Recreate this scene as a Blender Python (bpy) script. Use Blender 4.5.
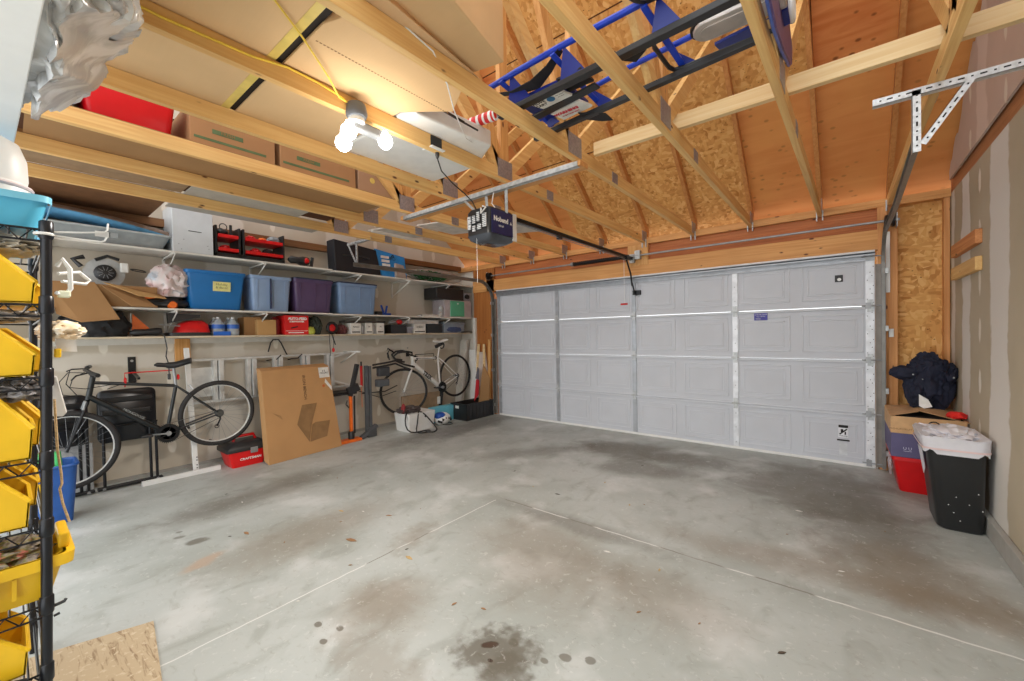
import bpy, bmesh, math, random
from mathutils import Vector, Matrix, noise
for o in list(bpy.data.objects): bpy.data.objects.remove(o)
C = bpy.context.scene.collection
SC = bpy.context.scene
V = Vector
# ---------------------------------------------------------------- camera
YAW, PITCH, ROLL, CAMH, FPX = .677, -.015, -.018, 1.382, 408.4
_F = V((-math.sin(YAW)*math.cos(PITCH), math.cos(YAW)*math.cos(PITCH), math.sin(PITCH)))
_R = V((math.cos(YAW), math.sin(YAW), 0)); _U = _R.cross(_F)
_R2 = math.cos(ROLL)*_R + math.sin(ROLL)*_U; _U2 = -math.sin(ROLL)*_R + math.cos(ROLL)*_U
cam = bpy.data.cameras.new('camera'); camo = bpy.data.objects.new('camera', cam); C.objects.link(camo)
camo.matrix_world = Matrix(((_R2.x, _U2.x, -_F.x, 0), (_R2.y, _U2.y, -_F.y, 0), (_R2.z, _U2.z, -_F.z, CAMH), (0, 0, 0, 1)))
cam.sensor_width = 36; cam.lens = FPX/1024*36; cam.clip_start = .02
SC.camera = camo
# ---------------------------------------------------------------- light: world fill added through the unbuilt house side and rear roof, bulbs are in the fixture
w = bpy.data.worlds.new('world'); SC.world = w; w.use_nodes = True
w.node_tree.nodes['Background'].inputs[0].default_value = (.95, .985, 1, 1)
w.node_tree.nodes['Background'].inputs[1].default_value = 1.6
SC.view_settings.view_transform = 'Standard'; SC.view_settings.look = 'None'
SC.view_settings.gamma = 1; SC.view_settings.use_curve_mapping = False
SC.view_settings.exposure = 0.75
BULB_W = 26.0
# ---------------------------------------------------------------- node helpers
class N:
    def __init__(s, name, rough=.6, metal=0, spec=.5, world=False):
        s.m = bpy.data.materials.new(name); s.m.use_nodes = True
        s.t = s.m.node_tree; s.b = s.t.nodes['Principled BSDF']
        s.b.inputs['Roughness'].default_value = rough; s.b.inputs['Metallic'].default_value = metal
        s.b.inputs['Specular IOR Level'].default_value = spec
        tc = s.t.nodes.new('ShaderNodeTexCoord'); s.src = tc.outputs['Object']
        if not world:                                    # every piece gets its own stretch of grain
            oi = s.t.nodes.new('ShaderNodeObjectInfo'); ml = s.t.nodes.new('ShaderNodeVectorMath'); ml.operation = 'ADD'
            sc = s.t.nodes.new('ShaderNodeMath'); sc.operation = 'MULTIPLY'; sc.inputs[1].default_value = 11
            s.t.links.new(oi.outputs['Random'], sc.inputs[0]); s.t.links.new(sc.outputs[0], ml.inputs[1]); s.t.links.new(s.src, ml.inputs[0]); s.src = ml.outputs[0]
    def new(s, ty, **kw):
        n = s.t.nodes.new('ShaderNode'+ty)
        for k, v in kw.items(): setattr(n, k, v)
        return n
    def link(s, a, b): s.t.links.new(a, b)
    def inp(s, n, i, v):
        if isinstance(v, (int, float)): n.inputs[i].default_value = v
        elif isinstance(v, (tuple, list)): n.inputs[i].default_value = (list(v)+[1])[:len(n.inputs[i].default_value)] if len(v) < len(n.inputs[i].default_value) else v
        elif v is not None: s.link(v, n.inputs[i])
    def math(s, op, a, b=None, c=None, clamp=False):
        n = s.new('Math', operation=op, use_clamp=clamp)
        for i, v in enumerate((a, b, c)): s.inp(n, i, v)
        return n.outputs[0]
    def mapped(s, scale=(1, 1, 1), rot=(0, 0, 0), loc=(0, 0, 0), src=None):
        n = s.new('Mapping'); s.link(src or s.src, n.inputs[0])
        n.inputs['Scale'].default_value = scale; n.inputs['Rotation'].default_value = rot; n.inputs['Location'].default_value = loc
        return n.outputs[0]
    def noise(s, scale=5, detail=3, vec=None, dist=0, rough=.5):
        n = s.new('TexNoise'); n.inputs['Scale'].default_value = scale; n.inputs['Detail'].default_value = detail
        n.inputs['Distortion'].default_value = dist; n.inputs['Roughness'].default_value = rough
        s.link(vec or s.src, n.inputs['Vector']); return n.outputs['Fac']
    def voro(s, scale=5, vec=None, out='Color', rnd=1):
        n = s.new('TexVoronoi'); n.inputs['Scale'].default_value = scale; n.inputs['Randomness'].default_value = rnd
        s.link(vec or s.src, n.inputs['Vector']); return n.outputs[out]
    def ramp(s, fac, stops):
        n = s.new('ValToRGB'); s.link(fac, n.inputs[0]); e = n.color_ramp.elements
        while len(e) < len(stops): e.new(.5)
        for i, (p, c) in enumerate(stops):
            e[i].position = p; e[i].color = (*c, 1) if isinstance(c, tuple) else (c, c, c, 1)
        return n.outputs[0]
    def mix(s, f, a, b, mode='MIX'):
        n = s.new('MixRGB', blend_type=mode); s.inp(n, 0, f); s.inp(n, 1, a if not isinstance(a, tuple) else (*a, 1)); s.inp(n, 2, b if not isinstance(b, tuple) else (*b, 1))
        return n.outputs[0]
    def sep(s, vec=None):
        n = s.new('SeparateXYZ'); s.link(vec or s.src, n.inputs[0]); return n.outputs
    def step(s, v, lo, hi):
        n = s.new('MapRange'); n.interpolation_type = 'SMOOTHSTEP'; s.link(v, n.inputs[0])
        n.inputs[1].default_value = lo; n.inputs[2].default_value = hi; return n.outputs[0]
    def col(s, c): s.inp(s.b, 'Base Color', c if not isinstance(c, tuple) else (*c, 1)); return s
    def bump(s, h, strength=.3, dist=.01):
        n = s.new('Bump'); n.inputs['Strength'].default_value = strength; n.inputs['Distance'].default_value = dist
        s.link(h, n.inputs['Height']); s.link(n.outputs[0], s.b.inputs['Normal']); return s
def srgb(r, g, b):
    f = lambda c: (c/255/12.92) if c/255 < .04045 else ((c/255+.055)/1.055)**2.4
    return (f(r), f(g), f(b))
_M = {}
def plain(name, rgb, rough=.5, metal=0, spec=.5, var=.12, scale=12, alpha=None, trans=0):
    """solid colour with slight procedural mottling"""
    if name in _M: return _M[name]
    n = N(name, rough, metal, spec); c = srgb(*rgb)
    f = n.noise(scale, 3)
    n.col(n.mix(n.step(f, .3, .7), tuple(x*(1-var) for x in c), tuple(min(1, x*(1+var*.7)) for x in c)))
    if alpha is not None: n.b.inputs['Alpha'].default_value = alpha
    if trans: n.b.inputs['Transmission Weight'].default_value = trans
    _M[name] = n.m; return n.m
def wood(name, axis, light, dark, knots=True):
    if name in _M: return _M[name]
    n = N(name, .62); sc = [46, 46, 46]; sc[axis] = 1.5
    v = n.mapped(tuple(sc)); g = n.noise(1, 4, v, dist=.6)
    c = n.mix(n.step(g, .3, .72), srgb(*light), srgb(*dark))
    big = n.noise(1.3, 2); c = n.mix(n.math('MULTIPLY', n.step(big, .35, .65), .35), c, srgb(*[int(x*.86) for x in dark]))
    if knots:
        s2 = [14, 14, 14]; s2[axis] = 6; d = n.voro(1, n.mapped(tuple(s2), loc=(3.3, 1.7, .4)), 'Distance')
        k = n.math('SUBTRACT', 1, n.step(d, .08, .17)); rare = n.step(n.noise(2.3, 0, n.mapped(loc=(9, 4, 2))), .56, .60)
        c = n.mix(n.math('MULTIPLY', k, rare), c, srgb(96, 50, 24))
    n.col(c).bump(g, .15, .004); _M[name] = n.m; return n.m
PINE_Y = wood('pine_grain_y', 1, (240, 200, 132), (222, 170, 102))
PINE_X = wood('pine_grain_x', 0, (240, 204, 140), (222, 174, 106))
PINE_Z = wood('pine_grain_z', 2, (226, 174, 108), (204, 144, 78))
PALE_X = wood('pale_pine_x', 0, (240, 214, 166), (226, 190, 134), False)
HEAD_X = wood('header_board', 0, (222, 164, 100), (204, 142, 78))
RED_X = wood('header_red', 0, (198, 120, 64), (170, 92, 42))
RAFT = wood('rafter_wood', 1, (208, 148, 86), (188, 122, 62), False)
def osb(name='osb_sheathing'):
    if name in _M: return _M[name]
    n = N(name, .7, 0, .3, True)
    a = n.voro(1, n.mapped((34, 12, 22), (0, 0, .5)), 'Color'); b = n.voro(1, n.mapped((12, 34, 38), (0, 0, -.3), (5, 5, 5)), 'Color')
    a2 = n.voro(1, n.mapped((30, 36, 13), (.5, 0, .2), (8, 1, 3)), 'Color')
    pick = n.step(n.noise(9, 1), .45, .55); pick2 = n.step(n.noise(8, 1, n.mapped(loc=(4, 9, 2))), .48, .56)
    f = n.new('RGBToBW'); n.link(n.mix(pick2, n.mix(pick, a, b), a2), f.inputs[0])
    c = n.ramp(f.outputs[0], [(.05, srgb(176, 116, 56)), (.35, srgb(206, 150, 84)), (.6, srgb(216, 162, 94)), (.95, srgb(232, 188, 124))])
    d = n.voro(1, n.mapped((18, 40, 30), (0, 0, .9), (2, 7, 1)), 'Distance'); dk = n.math('SUBTRACT', 1, n.step(d, .07, .16))
    c = n.mix(n.math('MULTIPLY', dk, n.step(n.noise(5, 0), .52, .56)), c, srgb(92, 50, 18))
    n.col(c); _M[name] = n.m; return n
def roofmat():
    n = osb('roof_sheathing')
    osbc = n.b.inputs['Base Color'].links[0].from_socket
    g = n.noise(1, 4, n.mapped((1.4, 9, 9)), dist=.8); ply = n.mix(n.step(g, .3, .7), srgb(220, 144, 84), srgb(198, 114, 58))
    ply = n.mix(n.math('MULTIPLY', n.step(n.noise(1.7, 2), .4, .62), .5), ply, srgb(226, 162, 92))
    d = n.voro(1, n.mapped((9, 14, 14)), 'Distance'); k = n.math('SUBTRACT', 1, n.step(d, .10, .24))
    ply = n.mix(n.math('MULTIPLY', n.math('MULTIPLY', k, n.step(n.noise(3, 0), .42, .5)), .8), ply, srgb(112, 60, 26))
    x, y, z = n.sep()
    up = n.math('GREATER_THAN', 4.48, y)                     # second row of sheets up the slope
    lim = n.math('ADD', n.math('MULTIPLY', up, .62), -.79)
    ply = n.mix(n.math('MULTIPLY', n.math('GREATER_THAN', y, 4.48), .45), ply, srgb(222, 158, 90))
    isply = n.math('MAXIMUM', n.math('GREATER_THAN', x, lim), n.math('GREATER_THAN', -3.0, x))
    c = n.mix(isply, osbc, ply)
    for yy in (4.48, 3.53, 2.58):
        s = n.math('LESS_THAN', n.math('ABSOLUTE', n.math('SUBTRACT', y, yy)), .005); c = n.mix(s, c, srgb(90, 52, 22))
    for xx in (-.17, -2.61, -.79):
        s = n.math('LESS_THAN', n.math('ABSOLUTE', n.math('SUBTRACT', x, xx)), .004); c = n.mix(s, c, srgb(90, 52, 22))
    n.col(c); return n.m
def ellipse_mask(n, cx, cy, rx, ry, rot, soft, x, y, wob, wamt=.35):
    ca, sa = math.cos(rot), math.sin(rot)
    dx = n.math('SUBTRACT', x, cx); dy = n.math('SUBTRACT', y, cy)
    u = n.math('ADD', n.math('MULTIPLY', dx, ca/rx), n.math('MULTIPLY', dy, sa/rx))
    v = n.math('ADD', n.math('MULTIPLY', dx, -sa/ry), n.math('MULTIPLY', dy, ca/ry))
    r = n.math('SQRT', n.math('ADD', n.math('MULTIPLY', u, u), n.math('MULTIPLY', v, v)))
    r = n.math('ADD', r, n.math('MULTIPLY', n.math('SUBTRACT', wob, .5), wamt*4))
    return n.math('SUBTRACT', 1, n.step(r, 1-soft, 1+soft))
def concrete():
    n = N('stained_concrete', .5, 0, .35, True); x, y, z = n.sep()
    big = n.noise(.9, 5, dist=.4); mid = n.noise(4.5, 6, n.mapped((1.4, .8, 1)), dist=.8); fine = n.noise(60, 3)
    c = n.mix(n.step(big, .32, .68), srgb(160, 164, 159), srgb(180, 184, 181))
    c = n.mix(n.math('MULTIPLY', n.step(mid, .5, .75), .45), c, srgb(136, 137, 129))
    c = n.mix(n.math('MULTIPLY', n.step(n.noise(2.1, 4, n.mapped(loc=(7, 3, 0))), .52, .7), .5), c, srgb(212, 213, 212))
    wob = n.noise(2.6, 6, dist=.5, rough=.62); wf = n.noise(14, 4)
    DK = srgb(96, 90, 78); BR = srgb(128, 112, 92); BK = srgb(70, 66, 60)
    for cx, cy, rx, ry, rot, soft, col, st, wv in [
        (-2.0, 4.55, .55, .35, .1, .5, DK, .75, 1), (-1.55, 4.0, .45, .22, .3, .5, DK, .6, 1), (-1.3, 4.55, .5, .25, 0, .6, DK, .6, 1),
        (-2.7, 4.0, .8, .16, .9, .7, DK, .5, 1), (-.15, 4.4, .6, .75, .2, .45, DK, .7, 1), (.15, 3.55, .3, .75, .15, .6, DK, .55, 1), (.3, 3.1, .35, .35, 0, .6, BR, .5, 1),
        (-4.4, 4.3, .3, 1.1, .05, .5, BK, .6, 1), (-4.55, 3.3, .2, .6, .1, .5, DK, .4, 1),
        (-4.05, 1.35, .22, .75, .15, .6, DK, .6, 1), (-2.95, 1.35, .25, .55, .1, .7, BR, .45, 1),
        (-1.83, 1.22, .22, .2, .4, .6, BR, .6, 1), (-1.45, 2.1, .5, .35, -.5, .6, BR, .45, 1), (-.75, 2.15, .4, .22, -.2, .6, BR, .4, 1), (-1.55, 2.55, .7, .1, 0, .6, DK, .45, 1),
        (-1.17, 1.32, .17, .13, .6, .35, DK, .8, 2), (-1.08, 1.26, .1, .09, .2, .35, DK, .6, 2), (-1.22, 1.33, .038, .02, .7, .2, srgb(66, 46, 34), .9, 2), (-1.165, 1.262, .014, .011, 0, .2, srgb(56, 36, 28), .9, 2),
        (-1.15, 1.40, .03, .022, 0, .2, DK, .7, 2), (-3.45, .80, .07, .045, 1.2, .3, DK, .75, 2), (-3.62, .74, .035, .025, 1.2, .3, DK, .6, 2), (-3.72, .76, .02, .016, 1.2, .3, DK, .6, 2),
        (-1.97, .92, .022, .016, 0, .2, DK, .8, 2), (-1.86, .97, .022, .016, 0, .2, DK, .8, 2), (-1.84, .88, .02, .014, 0, .2, DK, .8, 2), (-.92, 1.47, .025, .02, 0, .2, DK, .7, 2), (-.83, 1.52, .022, .02, 0, .2, DK, .7, 2), (-.98, 1.4, .02, .015, 0, .2, DK, .7, 2),
        (-3.1, .75, .05, .12, .4, .5, srgb(186, 150, 120), .5, 2), (-2.3, 1.75, .1, .2, .4, .7, BR, .4, 2), (-.1, 2.9, .9, .14, .05, .6, BR, .45, 1), (-1.5, .95, .3, .12, 0, .6, BR, .35, 2)]:
        m = ellipse_mask(n, cx, cy, rx, ry, rot, soft, x, y, wob if wv == 1 else wf, .4 if wv == 1 else (.55 if rx > .09 else .3))
        c = n.mix(n.math('MULTIPLY', m, st), c, col)
    c = n.mix(n.math('MULTIPLY', n.step(n.noise(11, 5, n.mapped((1, 1.6, 1), (0, 0, .4)), dist=1.5, rough=.65), .55, .72), .28), c, srgb(130, 124, 112))
    c = n.mix(n.math('MULTIPLY', n.step(n.noise(26, 4, dist=.8, rough=.7), .58, .7), .3), c, srgb(222, 222, 218))
    sp = n.voro(55, out='Distance'); spk = n.math('MULTIPLY', n.math('SUBTRACT', 1, n.step(sp, .05, .12)), n.step(n.noise(7, 1), .58, .62))
    c = n.mix(n.math('MULTIPLY', spk, .6), c, srgb(80, 74, 66))
    wig = n.math('MULTIPLY', n.math('SUBTRACT', n.noise(8, 2), .5), .02)
    j1 = n.math('MULTIPLY', n.math('LESS_THAN', n.math('ABSOLUTE', n.math('SUBTRACT', n.math('ADD', y, wig), 2.605)), .006), n.math('GREATER_THAN', x, -2.22))
    j2 = n.math('MULTIPLY', n.math('LESS_THAN', n.math('ABSOLUTE', n.math('ADD', n.math('ADD', x, wig), 2.255)), .0045), n.math('LESS_THAN', y, 2.55))
    br = n.step(n.noise(3, 1, n.mapped(loc=(2, 2, 2))), .42, .52)
    c = n.mix(n.math('MULTIPLY', n.math('MAXIMUM', j1, j2), .75), c, n.mix(br, srgb(118, 112, 102), srgb(222, 222, 218)))
    n.col(c); n.inp(n.b, 'Roughness', n.math('ADD', .38, n.math('MULTIPLY', mid, .25))); n.bump(n.math('ADD', mid, n.math('MULTIPLY', fine, .2)), .12, .006)
    return n.m
def drywall(name, axis, bands, dabs, hband=None, base=(190, 180, 164), comp=(216, 210, 200)):
    """unpainted drywall: joint compound bands at given coordinates along `axis`, screw dabs in columns"""
    n = N(name, .85, 0, .2, True); xyz = n.sep(); a = xyz[axis]; z = xyz[2]
    wob = n.math('ADD', n.math('MULTIPLY', n.math('SUBTRACT', n.noise(1.6, 4), .5), .3), n.math('MULTIPLY', n.math('SUBTRACT', n.noise(9, 3), .5), .07))
    c = n.mix(n.step(n.noise(2, 3), .3, .7), srgb(*base), srgb(*[min(255, v+8) for v in base]))
    aw = n.math('ADD', a, wob)
    for p, hw in bands:
        m = n.math('SUBTRACT', 1, n.step(n.math('ABSOLUTE', n.math('SUBTRACT', aw, p)), hw-.015, hw+.02)); c = n.mix(n.math('MULTIPLY', m, .85), c, srgb(*comp))
    if hband:
        for p, hw in hband:
            m = n.math('SUBTRACT', 1, n.step(n.math('ABSOLUTE', n.math('SUBTRACT', n.math('ADD', z, wob), p)), hw-.01, hw+.03)); c = n.mix(n.math('MULTIPLY', m, .7), c, srgb(*comp))
    for p in dabs:
        zz = n.math('SUBTRACT', n.math('MODULO', n.math('ADD', z, 10), .36), .18)
        u = n.math('DIVIDE', n.math('SUBTRACT', a, p), .035); v = n.math('DIVIDE', zz, .085)
        r = n.math('ADD', n.math('SQRT', n.math('ADD', n.math('MULTIPLY', u, u), n.math('MULTIPLY', v, v))), n.math('MULTIPLY', n.math('SUBTRACT', n.noise(9, 3), .5), 1.2))
        c = n.mix(n.math('MULTIPLY', n.math('SUBTRACT', 1, n.step(r, .75, 1.1)), .85), c, srgb(226, 220, 208))
    n.col(c); return n.m
def cardboard(name, rgb=(196, 152, 104), v=.1):
    if name in _M: return _M[name]
    n = N(name, .8, 0, .2); c = srgb(*rgb); g = n.noise(2.5, 3); h = n.noise(1, 1, n.mapped((2, 120, 2)))
    n.col(n.mix(n.math('ADD', n.math('MULTIPLY', n.step(g, .3, .7), .8), n.math('MULTIPLY', h, .2)), tuple(x*(1-v) for x in c), tuple(x*(1+v*.5) for x in c))); _M[name] = n.m; return n.m
CARD = cardboard('cardboard', (220, 184, 138)); CARD2 = cardboard('cardboard_tan', (186, 146, 96)); CARD3 = cardboard('cardboard_dark', (160, 122, 82))
BLACK = plain('black_plastic', (34, 34, 36), .42); BLACKM = plain('black_metal', (26, 27, 30), .35, .3)
RUB = plain('tyre_rubber', (44, 42, 42), .8); WHITE = plain('white_plastic', (226, 226, 224), .45, var=.04)
WPAINT = plain('white_paint', (214, 211, 204), .55, var=.05); GALV = plain('galvanised_steel', (186, 189, 190), .4, .4, var=.2, scale=30)
STEEL = plain('dull_steel', (158, 160, 162), .38, .55); ALU = plain('aluminium', (216, 217, 216), .35, .35)
RED = plain('red_plastic', (206, 22, 24), .4); NAVY = plain('navy_cloth', (28, 34, 62), .85); ORANGE = plain('orange_plastic', (232, 108, 28), .45)
YEL = plain('yellow_bin', (244, 196, 34), .42, var=.05); CLEARP = plain('milky_plastic', (206, 212, 214), .25, alpha=.55, var=.05)
BLUEM = plain('blue_paint', (26, 62, 186), .35); INK = plain('black_ink', (28, 28, 30), .7); WINK = plain('white_ink', (238, 238, 236), .6)
GREYP = plain('grey_plastic', (128, 130, 132), .45)
# ---------------------------------------------------------------- geometry helpers
class MB:
    def __init__(s): s.v = []; s.f = []
    def add(s, vs, fs):
        b = len(s.v); s.v += [V(p) for p in vs]; s.f += [tuple(i+b for i in f) for f in fs]; return s
    def box(s, x0, x1, y0, y1, z0, z1):
        return s.add([(x0, y0, z0), (x1, y0, z0), (x1, y1, z0), (x0, y1, z0), (x0, y0, z1), (x1, y0, z1), (x1, y1, z1), (x0, y1, z1)],
                     [(0, 3, 2, 1), (4, 5, 6, 7), (0, 1, 5, 4), (1, 2, 6, 5), (2, 3, 7, 6), (3, 0, 4, 7)])
    def beam(s, p0, p1, w, h, up=(0, 0, 1)):
        """box along p0-p1; w = size across, h = size along up"""
        p0, p1 = V(p0), V(p1); d = (p1-p0).normalized(); side = d.cross(V(up)).normalized(); u = side.cross(d).normalized()
        vs = [p+side*a*w/2+u*b*h/2 for p in (p0, p1) for a, b in ((-1, -1), (1, -1), (1, 1), (-1, 1))]
        return s.add(vs, [(0, 1, 2, 3), (7, 6, 5, 4), (0, 4, 5, 1), (1, 5, 6, 2), (2, 6, 7, 3), (3, 7, 4, 0)])
    def tube(s, pts, r, n=8, closed=False, r1=None):
        pts = [V(p) for p in pts]; m = len(pts); rings = []; prev = None
        for i, p in enumerate(pts):
            if closed: d = pts[(i+1) % m]-pts[i-1]
            else: d = pts[min(i+1, m-1)]-pts[max(i-1, 0)]
            d.normalize()
            if prev is None:
                a = d.cross(V((0, 0, 1)))
                if a.length < .1: a = d.cross(V((1, 0, 0)))
            else: a = prev-d*prev.dot(d)
            a.normalize(); prev = a; b = d.cross(a)
            rr = r if r1 is None else r+(r1-r)*i/(m-1)
            rings.append([p+a*math.cos(2*math.pi*k/n)*rr+b*math.sin(2*math.pi*k/n)*rr for k in range(n)])
        base = len(s.v); s.v += [q for rg in rings for q in rg]
        for i in range(m if closed else m-1):
            j = (i+1) % m
            for k in range(n):
                l = (k+1) % n; s.f.append((base+i*n+k, base+i*n+l, base+j*n+l, base+j*n+k))
        if not closed:
            s.f.append(tuple(base+k for k in range(n))[::-1]); s.f.append(tuple(base+(m-1)*n+k for k in range(n)))
        return s
    def cyl(s, p0, p1, r, n=16, r1=None): return s.tube([p0, p1], r, n, r1=r1)
    def lathe(s, c, axis, prof, n=20):
        """prof = [(radius, along)]"""
        ax = V(axis).normalized(); a = ax.cross(V((0, 0, 1)))
        if a.length < .1: a = V((1, 0, 0))
        a.normalize(); b = ax.cross(a); c = V(c); base = len(s.v)
        for r, h in prof: s.v += [c+ax*h+(a*math.cos(2*math.pi*k/n)+b*math.sin(2*math.pi*k/n))*max(r, .0004) for k in range(n)]
        for i in range(len(prof)-1):
            for k in range(n):
                l = (k+1) % n; s.f.append((base+i*n+k, base+i*n+l, base+(i+1)*n+l, base+(i+1)*n+k))
        s.f.append(tuple(base+k for k in range(n))[::-1]); s.f.append(tuple(base+(len(prof)-1)*n+k for k in range(n)))
        return s
    def torus(s, c, axis, R, r, n=40, m=8, a0=0, a1=None):
        ax = V(axis).normalized(); a = ax.cross(V((0, 0, 1)))
        if a.length < .1: a = V((1, 0, 0))
        a.normalize(); b = ax.cross(a); c = V(c)
        if a1 is None: return s.tube([c+(a*math.cos(2*math.pi*k/n)+b*math.sin(2*math.pi*k/n))*R for k in range(n)], r, m, True)
        return s.tube([c+(a*math.cos(a0+(a1-a0)*k/n)+b*math.sin(a0+(a1-a0)*k/n))*R for k in range(n+1)], r, m)
    def prism(s, poly, d):
        """poly = 3-D points, extruded by vector d"""
        poly = [V(p) for p in poly]; d = V(d); n = len(poly)
        return s.add(poly+[p+d for p in poly], [tuple(range(n))[::-1], tuple(range(n, 2*n))]+[(i, (i+1) % n, n+(i+1) % n, n+i) for i in range(n)])
    def loft(s, rings, cap0=True, cap1=True):
        n = len(rings[0]); b = len(s.v); s.v += [V(p) for r in rings for p in r]
        for i in range(len(rings)-1):
            for k in range(n):
                l = (k+1) % n; s.f.append((b+i*n+k, b+i*n+l, b+(i+1)*n+l, b+(i+1)*n+k))
        if cap0: s.f.append(tuple(b+k for k in range(n))[::-1])
        if cap1: s.f.append(tuple(b+(len(rings)-1)*n+k for k in range(n)))
        return s
    def blob(s, c, rad, seed=0, amp=.25, freq=2.5, sub=4, flat=None, ridge=True):
        bm = bmesh.new(); bmesh.ops.create_icosphere(bm, subdivisions=sub, radius=1); c = V(c); off = V((seed*7.3, seed*3.1, seed*1.7))
        for v in bm.verts:
            p = v.co.copy(); k = noise.fractal(p*freq+off, .7, 2.1, 4)
            if ridge: k = .5-abs(k)*1.6
            q = p*(1+amp*k); v.co = V((q.x*rad[0], q.y*rad[1], q.z*rad[2]))
            if flat is not None and v.co.z < flat-c.z: v.co.z = flat-c.z
        bm.verts.index_update(); s.add([v.co+c for v in bm.verts], [[v.index for v in f.verts] for f in bm.faces]); bm.free(); return s
    def text(s, body, size, loc, right, up, depth=.0006, align='CENTER', bold=0):
        cu = bpy.data.curves.new('t', 'FONT'); cu.body = body; cu.size = size; cu.align_x = align; cu.align_y = 'CENTER'; cu.extrude = depth; cu.offset = bold; cu.resolution_u = 2
        o = bpy.data.objects.new('t', cu); C.objects.link(o); dg = bpy.context.evaluated_depsgraph_get(); me = bpy.data.meshes.new_from_object(o.evaluated_get(dg))
        r = V(right).normalized(); u = V(up).normalized(); nn = r.cross(u); l = V(loc)
        s.add([l+r*v.co.x+u*v.co.y+nn*v.co.z for v in me.vertices], [tuple(p.vertices) for p in me.polygons])
        bpy.data.objects.remove(o); bpy.data.meshes.remove(me); return s
    def build(s, name, mat, parent=None, smooth=False, bevel=0, root=None):
        """ONE mesh object. Under a thing the vertices are stored relative to that thing."""
        me = bpy.data.meshes.new(name); o = bpy.data.objects.new(name, me); C.objects.link(o)
        if parent is not None:
            r = parent
            while r.parent: r = r.parent
            org = V(r.location); inv = r.rotation_euler.to_matrix().inverted() if any(r.rotation_euler) else None
        elif name.startswith(('floor', 'wall_', 'ceiling', 'trim_', 'baseboard')) and name != 'wall_plate': org = V((0, 0, 0)); inv = None
        else:
            xs = [v.x for v in s.v]; ys = [v.y for v in s.v]; zs = [v.z for v in s.v]
            org = V(((min(xs)+max(xs))/2, (min(ys)+max(ys))/2, min(zs))) if root is None else V(root); inv = None; o.location = org
        vs = [(v-org) for v in s.v]
        if inv: vs = [inv @ v for v in vs]
        me.from_pydata(vs, [], s.f); bm = bmesh.new(); bm.from_mesh(me); bmesh.ops.recalc_face_normals(bm, faces=bm.faces); bm.to_mesh(me); bm.free()
        if smooth:
            for p in me.polygons: p.use_smooth = True
            try: me.set_sharp_from_angle(angle=math.radians(45))
            except Exception: pass
        me.materials.append(mat); o.parent = parent
        if bevel:
            b = o.modifiers.new('bevel', 'BEVEL'); b.width = bevel; b.segments = 2; b.limit_method = 'ANGLE'
        return o
def rrect(x0, x1, y0, y1, z, r, n=4):
    out = []
    for cx, cy, a in ((x1-r, y1-r, 0), (x0+r, y1-r, 90), (x0+r, y0+r, 180), (x1-r, y0+r, 270)):
        for k in range(n+1):
            t = math.radians(a+90*k/n); out.append((cx+r*math.cos(t), cy+r*math.sin(t), z))
    return out
def tag(o, label, cat, group=None, kind=None):
    o['label'] = label; o['category'] = cat
    if group: o['group'] = group
    if kind: o['kind'] = kind
    return o
def thing(name, loc, label, cat, group=None):
    o = bpy.data.objects.new(name, None); C.objects.link(o); o.location = loc; o.empty_display_size = .1; return tag(o, label, cat, group)
def struct(o, label=None):
    o['kind'] = 'structure'
    if label: o['label'] = label
    return o
def sempty(name, loc, label=None):
    o = bpy.data.objects.new(name, None); C.objects.link(o); o.location = loc; return struct(o, label)
def dup(root, d, label=None):
    def cp(o, par):
        c = o.copy(); C.objects.link(c); c.parent = par
        for ch in list(o.children): cp(ch, c)
        return c
    r = cp(root, None); r.location = V(root.location)+V(d)
    if label: r['label'] = label
    return r
def B(x0, x1, y0, y1, z0, z1): return MB().box(x0, x1, y0, y1, z0, z1)
# ================================================================ SETTING
XL, XR, YD = -5.55, .78, 5.34
EAVE, SL, RIDGE = 2.79, .83, 2.43
def roofz(y): return EAVE+SL*(5.4-abs(y-RIDGE)-RIDGE)
struct(B(-5.8, 1.0, -1.6, 5.62, -.12, 0).build('floor', concrete()))
DWL = drywall('drywall_left', 1, [(-.2, .09), (1.62, .17), (3.05, .22), (4.27, .26), (5.35, .12)], [.6, 1.1, 2.15, 3.6, 4.75], [(1.2, .05)])
DWR = drywall('drywall_right', 1, [(3.02, .06), (3.93, .2), (4.80, .13), (5.27, .06)], [2.2, 2.65, 3.42, 4.38], None, (178, 166, 144), (222, 218, 212))
DWG = drywall('drywall_gable', 1, [(3.0, .1), (4.3, .12)], [3.3, 3.75, 4.6], None, (198, 180, 168), (220, 206, 196))
def gable_poly(x, y0, y1, zlow): return [(x, y0, zlow), (x, y1, zlow), (x, y1, roofz(y1)-.0), (x, RIDGE, roofz(RIDGE)), (x, y0, roofz(y0)-.0)]
struct(MB().prism([(XL-.1, -.6, 0), (XL-.1, 5.5, 0), (XL-.1, 5.5, roofz(5.5)), (XL-.1, RIDGE, roofz(RIDGE)), (XL-.1, -.6, roofz(RIDGE))], (.1, 0, 0)).build('wall_left', DWL))
struct(B(XL, XL+.09, -.6, 5.33, 2.56, 2.64).build('trim_left_plate', wood('plate_brown', 1, (136, 92, 54), (112, 72, 40), False)))
struct(B(XR, XR+.12, -1.6, 5.5, 0, 2.575).build('wall_right', DWR))
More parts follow.
